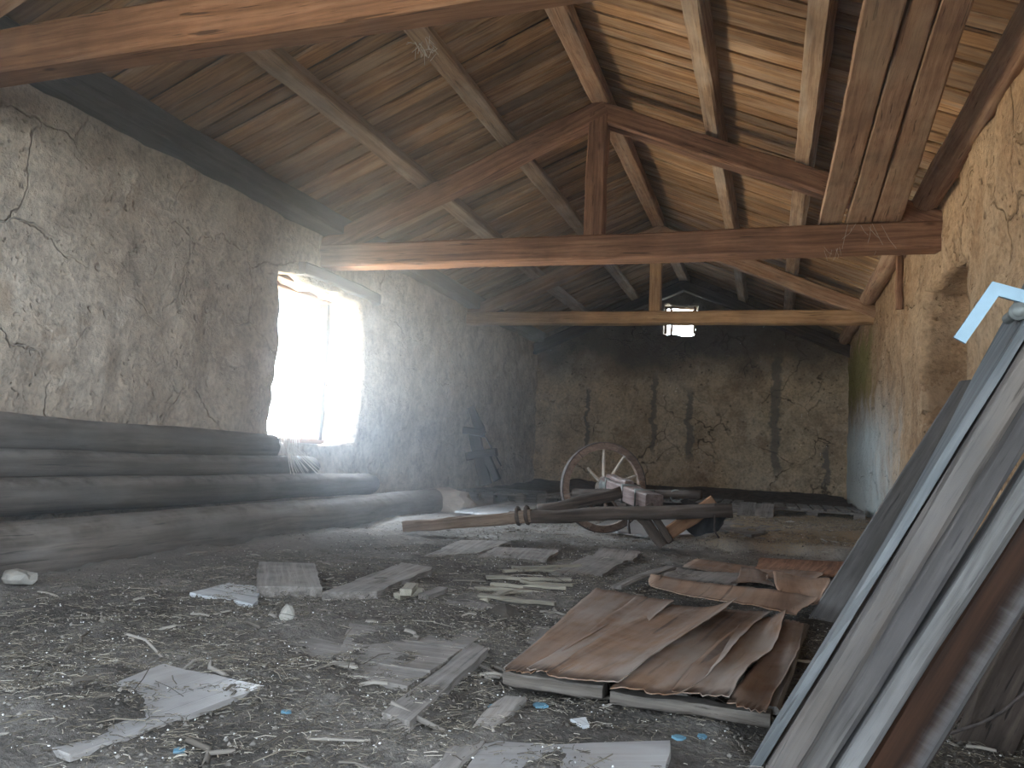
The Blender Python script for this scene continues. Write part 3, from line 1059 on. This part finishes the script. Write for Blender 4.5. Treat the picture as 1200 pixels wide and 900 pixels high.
# drawbar: pale front piece spliced to the dark pole
D0, D1, D2 = Vector((1.49,6.9,-0.02)), Vector((2.64,6.95,0.24)), Vector((4.38,7.05,0.38))
D0.z = max(D0.z, .05)
beam('drawbar', D0, D1.lerp(D2, .02), .11, .10, M_BROWNP, cart, seg=8, jit=.008, taper=1.05)['label'] = 'pale dusty front piece of the drawbar'
beam('drawbar', D0.lerp(D1, .86), D2, .115, .115, M_CART, cart, seg=14, jit=.008, round_=True)
for t in (.93, 1.0):
    c = D0.lerp(D1, t)
    dv = (D1 - D0).normalized()
    u1 = dv.cross(Vector((0, 0, 1))).normalized()
    u2 = u1.cross(dv)
    tube('rope_binding', [c + (u1 * math.cos(g) + u2 * math.sin(g)) * .072 for g in [k * math.pi / 6 for k in range(12)]], .018, M_CART, cart, n=6, closed=True)
beam('side_pole', Vector((2.66,7.22,0.27)), Vector((3.37,7.5,0.45)), .10, .11, M_CART, cart, seg=10, jit=.008, round_=True)
beam('rear_pole', Vector((2.78,8.1,0.41)), Vector((4.07,7.7,0.47)), .085, .085, M_CART, cart, seg=8, jit=.006, round_=True)
rc = Vector((3.84,7.75,0.45))
tube('iron_ring', [rc + Vector((.055 * math.cos(g), .012, .055 * math.sin(g))) for g in [k * math.pi / 7 for k in range(14)]], .008, M_ZINC, cart, n=6, closed=True)
beam('brace', Vector((3.55,7.1,0.35)), Vector((3.82,7.1,0.05)), .09, .085, M_CART, cart, seg=5, up=(0, -1, 0))
beam('brace', Vector((3.67,7.18,0.38)), Vector((3.87,7.12,0.08)), .06, .06, M_CART, cart, seg=5, up=(0, -1, 0))
beam('iron_pin', Vector((3.5,7.2,0.28)), Vector((3.5,7.2,0.12)), .025, .025, M_IRON, cart, up=(0, -1, 0), seg=2)
tube('hanging_hook', [Vector((4.24,7,0.44)), Vector((4.24,6.98,0.33)), Vector((4.24,6.98,0.22)), Vector((4.28,6.98,0.16))], .008, M_IRON, cart, n=6)
o = beam('loose_plank', Vector((3.75,7.3,0.09)), Vector((4.23,7.22,0.44)), .12, .03, M_ORANGE, up=(.3, -1, .3), seg=5)
tag(o, 'short orange brown plank propped through the cart braces under the pole', 'plank')
# crumpled black rubber thing hanging at the cart end
V, F = [], []
c = Vector((4.13,7.35,0.31))
for i in range(9):
    for j in range(9):
        u, v = i / 8 * 2 - 1, j / 8
        V.append(Vector((u * .20 + .03 * math.sin(v * 5), .10 * math.cos(u * 2.2) - .06 + .03 * math.sin(u * 7 + v * 3), .12 - .30 * v * (1 - .45 * u * u) + .02 * math.sin(u * 6))))
for i in range(8):
    for j in range(8):
        a = i * 9 + j
        F.append((a, a + 9, a + 10, a + 1))
nn = len(V)
V += [v + Vector((0, .015, 0)) for v in V]
F += [tuple(reversed([k + nn for k in f])) for f in F]
o = link('rubber_flap', mesh_from('rubber_flap', V, F, M_RUBBER, smooth=True), Matrix.Translation(c))
tag(o, 'crumpled black rubber flap hanging behind the end of the pole', 'flap')

# ------------------------------------------------------------------ tool in the far corner
tool = thing('old_implement', (.75, 12.25, .2), 'dark wooden implement with crossbars propped in the far corner', 'tool')
beam('handle_board', (0.27,12.25,1.05), (0.07,12.25,1.49), .17, .06, M_DARK, tool, up=(0, -1, 0), seg=4, taper=.65)
beam('crossbar', (-0.02,12.2,1.1), (0.33,12.2,1.08), .12, .11, M_DARK, tool, seg=4)
beam('crossbar', (0.06,12.2,0.69), (0.55,12.2,0.79), .14, .12, M_DARK, tool, seg=4)
beam('shaft', (0.15,12.25,1.06), (0.38,12.25,0.26), .19, .09, M_DARK, tool, up=(0, -1, 0), seg=5)
beam('leg', (0.38,12.22,0.73), (0.58,12.22,0.34), .12, .09, M_DARK, tool, up=(0, -1, 0), seg=4)
tube('iron_rod', [(0.26,12.2,1.02), (0.36,12.2,1.01), (0.64,12.2,0.57), (0.57,12.2,0.49)], .012, M_IRON, tool, n=6)

# ------------------------------------------------------------------ pallets at the back
def pallet(name, x0, x1, y0, y1, ztop, label, group, mat, nb=7, along='y', seed=0):
    r = random.Random(seed)
    t = thing(name, ((x0 + x1) / 2, (y0 + y1) / 2, 0), label, 'pallet', group)
    wd = (x1 - x0) / nb
    for k in range(nb):
        xc = x0 + wd * (k + .5)
        beam('deck_board', (xc, y0, ztop - .011), (xc + r.uniform(-.01, .01), y1, ztop - .011), wd * r.uniform(.74, .84), .022, mat, t, seg=4, ch=.003, jit=.002)
    for f in (.04, .5, .96):
        yy = y0 + (y1 - y0) * f
        beam('stringer', (x0, yy, ztop - .034), (x1, yy, ztop - .034), .1, .022, mat, t, seg=4, ch=.003, jit=.002)
        for g in (.06, .5, .94):
            xx = x0 + (x1 - x0) * g
            beam('block', (xx - .07, yy, (ztop - .045) / 2), (xx + .07, yy, (ztop - .045) / 2), .1, ztop - .047, mat, t, seg=1, ch=.004, jit=.001)
    return t


pallet('pallet', .12, 1.22, 11.6, 12.9, .19, 'dusty pallet at the back nearest the corner implement', 'pallets', M_PLANK, seed=1)
pallet('pallet', 1.42, 2.75, 11.55, 12.9, .19, 'dusty pallet at the back behind the cart wheel', 'pallets', M_PLANK, seed=2)
pallet('pallet', 4.55, 5.88, 11.7, 12.9, .22, 'grey pallet at the back under the ochre wall', 'pallets', M_PLANK, nb=8, seed=3)
pallet('pallet', 2.95, 4.3, 12.2, 13.5, .20, 'dark slatted pallet at the back beyond the cart poles', 'pallets', M_PLANK, nb=8, seed=4)
# dark earth bank along the back wall
gx2, gy2 = lines(.05, 5.95, .08), lines(13.1, 16.22, .08)
XX, YY = np.meshgrid(gx2, gy2, indexing='ij')
ZZ = np.clip((YY - 13.1) / .5, 0, 1) * .20 + .10 * np.clip((YY - 15.3) / .8, 0, 1) + .04 * fbm(XX * 2, YY * 2, 2, 4) - .03
o = link('earth_bank', grid_mesh('earth_bank', gx2, gy2, np.stack([XX, YY, ZZ], -1), np.ones((len(gx2) - 1, len(gy2) - 1), bool), simple('dark earth', (.075, .055, .042), .95, scale=9, var=.5, bump=.6)))
tag(o, 'dark earth banked along the foot of the back wall', 'earth', kind='stuff')

for q, lab in ((((4.27,10.11,0.09), (4.48,10.33,0.09), (4.46,12.11,0.2), (4.26,11.84,0.2)), 'small whitish board leaning on the back pallets, left of two'),
               (((4.5,10.35,0.09), (4.7,10.41,0.09), (4.69,12.42,0.2), (4.49,12.14,0.2)), 'small whitish board leaning on the back pallets, right of two')):
    p0 = (Vector(q[0]) + Vector(q[1])) / 2
    wv = (Vector(q[1]) - Vector(q[0])).length
    p0 = Vector((p0.x, 11.15, .10))
    o = beam('loose_board', p0, (p0.x + .02, 11.62, .25), .23, .02, M_PLANK, seg=3, ch=.003)
    tag(o, lab, 'board', 'whitish boards by the back pallets')

# white panel sheets lying on the floor behind the drawbar
o = slab('pale_panel', [(1.06,9.24,0.03), (1.87,8.97,0.03), (1.51,11.8,0.03), (0.97,11.63,0.03)], .035, .02, M_PALEP, seed=3)
tag(o, 'pale bluish white sheet lying flat behind the drawbar', 'sheet')
o = slab('pale_panel', [(2.82,8.7,0.02), (3.52,8.21,0.02), (4.7,9.99,0.02), (4.11,11.36,0.02), (2.78,10.45,0.02)], .0, .02, M_PLYG, seed=4)
tag(o, 'grey dusty sheet lying under the cart wheel and poles', 'sheet')
# lump of fallen plaster at the end of the thick timber
V, F = [], []
def lump(name, c, r3, mat, seed, label, cat, group=None, amp=.25, sub=3, flat=True):
    bm = bmesh.new()
    bmesh.ops.create_icosphere(bm, subdivisions=sub, radius=1)
    for v in bm.verts:
        n = fbm(v.co.x * 1.5 + seed, v.co.y * 1.5, v.co.z * 1.5, 3)
        v.co *= 1 + amp * float(n)
        v.co = Vector((v.co.x * r3[0], v.co.y * r3[1], v.co.z * r3[2]))
        if flat and v.co.z < -.5 * r3[2]:
            v.co.z = -.5 * r3[2]
    me = bpy.data.meshes.new(name)
    bm.to_mesh(me)
    bm.free()
    me.materials.append(mat)
    o = link(name, me, Matrix.Translation(Vector(c)))
    return tag(o, label, cat, group)
lump('plaster_heap', (.50, 10.1, .06), (.45, .45, .22), M_SHEETP, 3, 'heap of fallen plaster at the end of the thickest timber', 'rubble', amp=.3)
lump('stone', ((2.69,3.15,0.03)), (.035, .03, .055), M_STONE, 8, 'small pale upright stone in front of the square box board', 'stone', sub=2)
lump('stone', (1.05, 3.26, .03), (.10, .06, .05), M_STONE, 12, 'flat grey stone against the thickest timber', 'stone', sub=2)
lump('dirt_clod', (3.52,3.64,0.03), (.09, .06, .05), simple('dark clod', (.05, .042, .035), .95), 21, 'dark clump of dirt beside the pale laths', 'clod', sub=2)

# ------------------------------------------------------------------ boards and panels on the floor
o = slab('floor_panel', [(3.14,1.57,0.03), (3.21,2.23,0.03), (2.77,2.29,0.03), (2.82,1.84,0.03), (2.89,1.61,0.03)],   .016, .016, M_PLYG, seed=1, jit=.006)
tag(o, 'large grey dusty panel with a bright blue lit corner, nearest the timber stack', 'panel')
o = slab('floor_panel', [(1.95,3.43,0.02), (1.93,3.86,0.02), (2.18,3.7,0.02), (2.39,3.34,0.02)], .0, .02, M_PANELF, seed=2)
tag(o, 'small bluish white triangle of panel beside the square box board', 'panel')
o = slab('box_board', [(2.23,3.58,0.06), (2.51,3.73,0.06), (2.04,4.45,0.06), (1.73,4.31,0.06)], -.02, .075, M_PLANK, seed=3)
tag(o, 'square thick grey board lying beside the long thick slab', 'board')
o = slab('thick_slab', [(2.58,3.63,0.06), (2.79,3.79,0.06), (2.7,4.75,0.06), (2.44,4.84,0.06)], -.02, .07, M_PLANK, seed=4, jit=.012)
tag(o, 'long thick grey slab with a rough broken end', 'slab')
for k, (a, b, w, lab) in enumerate((((2.87,3.85,0.02), (2.93,4,0.02), .05, 'short white wood offcut by the thick slab end'),
                                    ((2.94,3.81,0.05), (2.91,3.97,0.05), .06, 'upright bright offcut by the thick slab end'),
                                    ((2.99,3.93,0.02), (3.02,4.12,0.02), .06, 'brown wood offcut nearest the pale laths'))):
    o = beam('wood_offcut', Vector(a) + Vector((0, 0, .01)), Vector(b) + Vector((0, 0, .01)), w, .035, M_PALE if k < 2 else M_PLANK, seg=2, ch=.003)
    tag(o, lab, 'offcut', 'wood offcuts')
# half-buried panel of planks
pp = thing('buried_panel', (3.27,2.95,0), 'half buried plank panel showing through the dirt', 'panel')
A, B, C, D = [Vector(q) for q in ((3.29,2.5,0.02), (3.58,2.47,0.02), (3.54,3.39,0.02), (2.89,3.37,0.02))]
A2 = Vector((2.95,2.71,0.02))
for k in range(5):
    t0, t1 = k / 5 + .006, (k + 1) / 5 - .006
    L_ = A.lerp(A2, 0.0)
    slab('plank', [A.lerp(D, t0), B.lerp(C, t0), B.lerp(C, t1), A.lerp(D, t1)], -.010 + .004 * (k % 2), .026, M_PLANK, pp, seed=20 + k)
o = slab('floor_plank', [(2.94,2.72,0.02), (3.18,2.69,0.02), (3.16,2.87,0.02), (2.95,2.93,0.02)], -.008, .022, M_PLANK, seed=31)
tag(o, 'short grey plank showing through dirt left of the half buried panel', 'plank')
o = slab('floor_plank', [(3.64,2.16,0.04), (3.74,2.12,0.04), (3.66,3.02,0.04), (3.57,3.1,0.04)], -.0, .03, M_PLANK, seed=32, jit=.004)
tag(o, 'dark brown grey plank beside the half buried panel', 'plank')
o = slab('floor_plank', [(3.92,1.83,0.03), (3.98,1.84,0.03), (3.96,2.51,0.03), (3.89,2.49,0.03)], -.005, .03, M_PLANK, seed=33, jit=.01)
tag(o, 'narrow grey plank beside the wide panel, in front of the veneer pallet', 'plank')
o = slab('floor_panel', [(4,1.81,0.03), (4.45,2.02,0.03), (4.43,2.33,0.03), (4.13,2.14,0.03), (3.97,2.11,0.03)], -.01, .03, M_PLYG, seed=34, jit=.008)
tag(o, 'wide grey dusty panel nearest the viewer', 'panel')
o = slab('floor_panel', [(3.72,3.29,0.02), (3.87,3.23,0.02), (3.89,3.78,0.02), (3.65,3.91,0.02)], -.008, .022, M_PLANK, seed=35)
tag(o, 'small grey board between the veneer pallet and pale laths', 'board')
o = slab('floor_panel', [(3.22,3.52,0.02), (3.46,3.53,0.02), (3.38,3.95,0.02), (3.09,4.05,0.02)], -.008, .024, M_PLANK, seed=36)
tag(o, 'grey board behind the half buried panel', 'board')
for k, (q, lab) in enumerate(((((3.32,5.13,0.02), (3.64,5.35,0.02), (3.66,6.18,0.02), (3.34,6.29,0.02)), 'thin grey board nearest the pale laths, behind them'),
                              (((2.66,5.65,0.02), (3.14,5.78,0.02), (3.06,6.47,0.02), (2.56,6.34,0.02)), 'thin grey board in front of the drawbar'),
                              (((2.32,5.5,0.02), (2.59,5.83,0.02), (2.55,6.81,0.02), (2.15,6.63,0.02)), 'dusty pale board in front of the drawbar tip'),
                              (((3.37,6.19,0.02), (3.7,6.21,0.02), (3.67,6.82,0.02), (3.32,6.9,0.02)), 'thin grey board in front of the cart brace'))):
    o = slab('floor_board', q, -.004, .022, M_PLANK, seed=40 + k, jit=.012)
    tag(o, lab, 'board', 'thin boards behind the laths')
# pale laths
laths = (((3.12,4.32,0.02), (3.5,4.44,0.02), 0.045, 'pale lath in the middle of the bundle, slightly raised'),
         ((3.16,4.49,0.03), (3.59,4.54,0.03), 0.04, 'thin pale lath crossing the bundle'),
         ((3.09,4.61,0.04), (3.54,4.85,0.04), 0.05, 'broad pale lath lying across the bundle centre'),
         ((3.06,5.03,0.02), (3.34,5.37,0.02), 0.04, 'short pale lath behind the bundle centre'),
         ((3.23,4.09,0.03), (3.65,4.07,0.03), 0.04, 'foremost pale lath at the front of the bundle'),
         ((3.09,5.12,0.04), (3.47,5.45,0.04), 0.035, 'rearmost thin pale lath of the bundle'),
         ((3.27,4.05,0.02), (3.33,4.36,0.02), 0.05, 'short thick pale lath at the front left corner of the bundle'),
         ((3.28,4.68,0.03), (3.6,4.68,0.03), 0.03, 'narrowest pale lath on top of the bundle'),
         )
for k, (a, b, w, lab) in enumerate(laths):
    o = beam('lath', a, b, w, .018, M_PALE, seg=5, ch=.003, jit=.005)
    tag(o, lab, 'lath', 'bundle of pale laths')

# ------------------------------------------------------------------ pallet covered with peeling veneer
vp = thing('veneer_pallet', (4.27,3.49,0), 'low pallet covered with peeling curled brown veneer sheets', 'pallet')
NL, NR, FR, FL = [Vector(q) for q in ((3.85,2.62,0.07), (4.69,2.56,0.07), (4.85,4.06,0.07), (3.8,4.4,0.07))]
base = [NL, NR, FR, FL]
def bp(u, v):
    return NL.lerp(NR, u).lerp(FL.lerp(FR, u), v)
for k in range(4):
    a, b = bp(.0 + .005, .015 + k * .31), bp(.995, .015 + k * .31)
    if k == 0:
        m_, n_ = a.lerp(b, .40), a.lerp(b, .43)
        beam('base_slat', (a.x, a.y, .040), (m_.x, m_.y, .042), .07, .042, M_PLANKD, vp, seg=8, jit=.003, ch=.006)
        beam('base_slat', (n_.x, n_.y, .036), (b.x, b.y, .034), .07, .036, M_PLANKD, vp, seg=10, jit=.004, ch=.006)
    else:
        beam('base_slat', (a.x, a.y, .02), (b.x, b.y, .02), .07, .04, M_PLANKD, vp, seg=10, jit=.002, ch=.005)
for u in (.02, .34, .66, .97):
    a, b = bp(u, .04), bp(u, .98)
    beam('bearer', (a.x, a.y, .053), (b.x, b.y, .053), .08, .022, M_PLANK, vp, seg=6, jit=.002)
def vsheet(u0, u1, w0, w1, v0, v1, zf, seed, mat=None):
    q = [bp(u0, v0), bp(u1, v0), bp(w1, v1), bp(w0, v1)]
    return sheet('veneer_sheet', q, zf, mat or M_VEN, vp, seed=seed, nu=14, nv=18)
sn = math.sin
vsheet(-.01, .13, .0, .27, -.01, 1.0, lambda u, v: .074 + .006 * sn(v * 5) * u + .012 * max(0, u - .7) * sn(min(1, v * 1.3) * 3.1), 1)
vsheet(.10, .24, .23, .42, .0, .95, lambda u, v: .079 + .012 * (u - .4) ** 2 + .008 * sn(v * 6 + 1) * u + .05 * max(0, .25 - u) * max(0, 1 - abs(v - .62) * 5), 2)
vsheet(.17, .47, .40, .70, -.03, .93, lambda u, v: .082 + .16 * max(0, u - .5) ** 1.6 * (.25 + v) + .014 * sn(v * 5 + u * 2) * (1 - u) + .012 * max(0, .15 - u) * 4 * (1 - v), 3)
vsheet(.43, .71, .60, .85, -.04, .96, lambda u, v: .080 + .02 * u * u + .010 * sn(u * 6 + v * 2) * (1 - v) + .03 * max(0, .10 - v) * 6 * max(0, u - .4), 4)
vsheet(.665, .88, .76, .925, -.03, .9, lambda u, v: .092 + .045 * max(0, u - .6) * (1 + sn(v * 8)) + .008 * sn(v * 4 + u * 4), 5)
vsheet(.872, 1.0, .91, 1.0, -.04, .92, lambda u, v: .082 + .012 * max(0, .3 - u) * (1 + sn(v * 9)) + .004 * sn(u * 6 + v * 5), 6)
# loose sheets lying over the far end
for k, (q, lab, zz, bend) in enumerate((
        (((4.07,4.4,0.1), (4.8,3.97,0.1), (4.91,4.56,0.1), (4.03,4.79,0.1)), 'long curled brown veneer strip across the far end of the veneer pallet', .105, .04),
        (((4.75,4.54,0.1), (4.93,4.46,0.1), (5.03,5.52,0.1), (4.69,5.57,0.1)), 'light orange veneer sheet beside the grey leaning board', .085, .02),
        (((4.46,5.23,0.05), (4.7,5.31,0.05), (4.67,5.83,0.05), (4.49,5.99,0.05)), 'small dark curled veneer scrap behind the long strip', .05, .05),
        (((4.02,5.37,0.05), (4.47,5.2,0.05), (4.56,5.75,0.05), (4.05,5.82,0.05)), 'grey flat veneer strip behind the long curled strip', .035, .01),
        (((4.09,5.97,0.03), (4.94,5.74,0.03), (5.05,6.35,0.03), (4.13,6.5,0.03)), 'rearmost brown strip before the straw bank', .02, .02))):
    o = sheet('loose_veneer', q, (lambda zz, bend: (lambda u, v: zz + bend * (v - .4) ** 2 * (1.2 - u) + .007 * sn(u * 6 + zz * 90)))(zz, bend), (M_VEN2, M_VEN2, M_VEN, M_PLANK, M_VEN)[k], seed=60 + k, nu=18, nv=8)
    tag(o, lab, 'veneer', 'loose veneer sheets')
o = beam('thin_plank', (3.84,4.71,0.04), (4.07,5.44,0.09), .07, .02, M_PLANK, seg=4)
tag(o, 'thin grey plank pointing at the far end of the veneer pallet', 'plank')
o = slab('edge_plank', [(4.58,6.32,0.03), (5.16,6.33,0.03), (5.28,7.24,0.03), (4.6,7.04,0.03)], 0.0, .02, M_TRUSS, seed=70)
tag(o, 'reddish brown plank along the foot of the straw bank', 'plank')
for k, (q, lab) in enumerate(((((4.25,8.51,0.1), (4.51,8.12,0.1), (4.85,9.19,0.1), (4.51,9.77,0.1)), 'bluish grey board on the straw bank, nearer the ochre wall'),
                              (((4.15,8.64,0.1), (4.27,8.53,0.1), (4.47,9.87,0.1), (4.11,9.79,0.1)), 'bluish grey board on the straw bank, nearer the cart'))):
    o = slab('bank_board', q, .085, .025, M_PLANK, seed=75 + k)
    tag(o, lab, 'board', 'boards on the straw bank')

# ------------------------------------------------------------------ small bits
for k, (p, s_) in enumerate((((3.87,2.46,0.02), .016), ((4.01,2.5,0.02), .022), ((4.44,2.41,0.02), .016), ((4.5,2.47,0.02), .014), ((3.36,2.11,0.02), .012), ((3.34,1.69,0.02), .014))):
    lab = ('blue paint flake between the narrow plank and dark plank', 'large blue paint flake in front of the veneer pallet', 'blue paint flake at the corner of the wide panel', 'blue paint flake before the grey leaning door', 'pale blue flake right of the large panel', 'blue flake under the edge of the large panel')[k]
    c = Vector(p)
    rr = random.Random(k)
    s_ *= .75
    pts = [(c.x + s_ * (1 + .4 * rr.random()) * math.cos(a) * 1.3, c.y + s_ * math.sin(a) * 1.6) for a in [i * 1.05 + rr.random() * .4 for i in range(6)]]
    tag(slab('paint_flake', pts, gz(c.x, c.y) + .003, .006, M_CHIP, seed=k, jit=.002), lab, 'flake', 'blue paint flakes')
c = Vector((4.17,2.33,0.02))
tag(slab('tile_shard', [(c.x - .03, c.y + .02), (c.x + .01, c.y + .05), (c.x + .035, c.y - .01), (c.x + .02, c.y - .03)], gz(c.x, c.y) + .004, .008, M_PANELF, seed=5, jit=.002), 'pale grey shard in front of the veneer pallet', 'shard')

# cobwebs
V, F = [], []
r = random.Random(3)
def web(p, n, spread, drop, rad=.0022):
    for _ in range(n):
        a = Vector(p) + Vector((r.uniform(-spread, spread), r.uniform(-.1, .1), r.uniform(-.02, .02)))
        b = a + Vector((r.uniform(-spread, spread) * .6, r.uniform(-.05, .05), -r.uniform(.3, 1) * drop))
        m = a.lerp(b, .5) + Vector((r.uniform(-.02, .02), 0, -.02))
        wire(a, m, rad)
        wire(m, b, rad)
web((5.42, 7.58, 2.90), 14, .20, .24, .0008)
web((5.2, 7.58, 2.70), 6, .12, .12, .0008)
o = link('cobweb', mesh_from('cobweb', V, F, M_WEB))
tag(o, 'dusty cobweb threads hanging from the middle tie beam under the stored planks', 'cobweb', kind='stuff')
V, F = [], []
web((.2, 6.85, .86), 26, .10, .26, .003)
for k in range(14):
    wire((.16, 6.9, .80 + r.uniform(-.05, .05)), (.42, 6.6 + r.uniform(0, .7), .50 + r.uniform(-.02, .02)), .003)
o = link('cobweb', mesh_from('cobweb', V, F, M_WEB))
tag(o, 'pale cobweb strands below the corner of the bright window', 'cobweb', kind='stuff')
V, F = [], []
for k in range(40):
    a = Vector((2.03 + r.uniform(-.08, .10), 5.6 + r.uniform(-.12, .12), 3.93 + r.uniform(-.05, .02)))
    wire(a, a + Vector((r.uniform(-.06, .06), r.uniform(-.06, .06), -r.uniform(.0, .10))), .0022)
o = link('cobweb', mesh_from('cobweb', V, F, M_WEB))
tag(o, 'white cobweb tuft on the upper purlin of the window side slope', 'cobweb', kind='stuff')

# ------------------------------------------------------------------ litter
def scatter_xy(n, near=1.0):
    """Ground points inside the part of the floor in view, denser nearer the viewer."""
    out = []
    tot = 0
    while tot < n:
        m = n * 3
        x, yv = rng.uniform(.6, 5.9, m), rng.uniform(1.5, 13.0, m)
        p = np.minimum(1, (3.0 / np.maximum(yv, 1.5)) ** near)
        k = (rng.random(m) < p) & (x > 4.4 - 1.05 * yv)
        clump = .5 + .5 * fbm(x * 1.7, yv * 1.7, 6, 3)
        k &= rng.random(m) < np.clip(clump * 1.3, .12, 1) * np.clip((x - .7) / 1.6, .12, 1)
        out.append(np.stack([x[k], yv[k]], 1))
        tot += k.sum()
    return np.concatenate(out)[:n]


def sticks(name, n, lmin, lmax, w, mat, near, lift=.012, seed=0):
    xy = scatter_xy(n, near)
    a = rng.uniform(0, 2 * np.pi, n)
    L = lmin + (lmax - lmin) * rng.random(n) ** 3
    z = gh(xy[:, 0], xy[:, 1]) + .003 + lift * rng.random(n)
    tl = rng.normal(0, .10, n)
    d = np.stack([np.cos(a), np.sin(a), tl], 1)
    sd = np.stack([-np.sin(a), np.cos(a), 0 * a], 1)
    c = np.stack([xy[:, 0], xy[:, 1], z], 1)
    wv = (w * (.5 + rng.random(n)))[:, None]
    up = np.array([0, 0, 1.0])
    bend = (rng.normal(0, .12, n) * L)[:, None] * sd + (np.abs(rng.normal(0, .05, n)) * L)[:, None] * up
    rings = []
    for t in (-.5, 0, .5):
        p = c + d * (L * t)[:, None] + (bend if t == 0 else 0)
        rings += [p + sd * wv, p - sd * wv, p + up * wv * 1.2]
    Vt = np.stack(rings, 1).reshape(-1, 3)
    base = (np.arange(n) * 9)[:, None]
    fs = []
    for s in (0, 3):
        for j in range(3):
            fs.append(base + np.array([[s + j, s + (j + 1) % 3, s + 3 + (j + 1) % 3, s + 3 + j]]))
    Ft = np.stack(fs, 1).reshape(-1, 4)
    me = bpy.data.meshes.new(name)
    me.vertices.add(len(Vt))
    me.vertices.foreach_set('co', Vt.astype(np.float32).ravel())
    me.loops.add(Ft.size)
    me.loops.foreach_set('vertex_index', Ft.astype(np.int32).ravel())
    me.polygons.add(len(Ft))
    me.polygons.foreach_set('loop_start', np.arange(0, Ft.size, 4, dtype=np.int32))
    me.update(calc_edges=True)
    me.validate()
    me.materials.append(mat)
    return link(name, me)


def bits(name, n, smin, smax, mat, near, flat=.7, lift=.0):
    xy = scatter_xy(n, near)
    s = smin + (smax - smin) * rng.random(n) ** 2.5
    z = gh(xy[:, 0], xy[:, 1]) + s * .35 + lift * rng.random(n)
    c = np.stack([xy[:, 0], xy[:, 1], z], 1)
    o6 = np.array([(1, 0, 0), (0, 1, 0), (-1, 0, 0), (0, -1, 0), (0, 0, 1), (0, 0, -1)], float)
    a = rng.uniform(0, 6.28, n)
    Rm = np.stack([np.stack([np.cos(a), -np.sin(a), 0 * a], 1), np.stack([np.sin(a), np.cos(a), 0 * a], 1), np.stack([0 * a, 0 * a, 1 + 0 * a], 1)], 1)
    Vv = o6[None] * (s[:, None, None] * rng.uniform(.5, 1.3, (n, 6, 1))) * np.array([1, .8, flat])
    Vv = np.einsum('nij,nkj->nki', Rm, Vv) + c[:, None]
    f8 = np.array([(0, 1, 4), (1, 2, 4), (2, 3, 4), (3, 0, 4), (1, 0, 5), (2, 1, 5), (3, 2, 5), (0, 3, 5)])
    Ft = ((np.arange(n) * 6)[:, None, None] + f8[None]).reshape(-1, 3)
    Vt = Vv.reshape(-1, 3)
    me = bpy.data.meshes.new(name)
    me.vertices.add(len(Vt))
    me.vertices.foreach_set('co', Vt.astype(np.float32).ravel())
    me.loops.add(Ft.size)
    me.loops.foreach_set('vertex_index', Ft.astype(np.int32).ravel())
    me.polygons.add(len(Ft))
    me.polygons.foreach_set('loop_start', np.arange(0, Ft.size, 3, dtype=np.int32))
    me.update(calc_edges=True)
    me.materials.append(mat)
    return link(name, me)


tag(sticks('straw', 75000, .008, .055, .0010, M_STRAW, 1.15), 'loose straw and chaff strewn over the earth floor', 'straw', kind='stuff')
tag(sticks('straw_stalks', 520, .07, .24, .0016, M_STRAW, .8, lift=.03), 'longer straw stalks lying on the earth floor', 'straw', kind='stuff')
M_SPL = island('wood splinters', [(0, (.10, .085, .07)), (.5, (.20, .18, .16)), (1, (.38, .35, .31))])
tag(sticks('wood_splinters', 420, .05, .26, .0065, M_SPL, .35, lift=.01), 'small grey wood splinters strewn among the straw', 'splinters', kind='stuff')
tag(bits('dirt_crumbs', 26000, .0025, .012, M_CLOD, 1.0), 'dark dirt crumbs strewn over the earth floor', 'dirt', kind='stuff')
tag(bits('white_crumbs', 6500, .0014, .0055, M_CRUMB, .7, lift=.012), 'tiny white plaster crumbs scattered over the floor', 'crumbs', kind='stuff')

# ------------------------------------------------------------------ dust in the air
T = NT('dusty air')
vs = T.n('ShaderNodeVolumeScatter')
vs.inputs['Color'].default_value = (.86, .93, 1.0, 1)
x_, y_, z_ = T.sep(T.obj())                      # metres from the middle of the room
wx = T.math('SUBTRACT', 1.0, T.step(x_, -3.77, .03))
wy = T.math('MULTIPLY', T.step(y_, -5.5, -2.5), T.math('SUBTRACT', 1.0, T.step(y_, 2.0, 6.5)))
T.s(vs.inputs['Density'], T.math('ADD', .0025, T.math('MULTIPLY', T.math('MULTIPLY', wx, wy), .105)))
vs.inputs['Anisotropy'].default_value = .55
T.t.links.new(vs.outputs[0], T.out.inputs['Volume'])
o = slabbox('dust_haze', (.02, -2.85, -.3), (6.4, 16.25, 4.62), T.m, kind='stuff')
o['label'] = 'hazy dust in the air lit by the window'
o['category'] = 'haze'
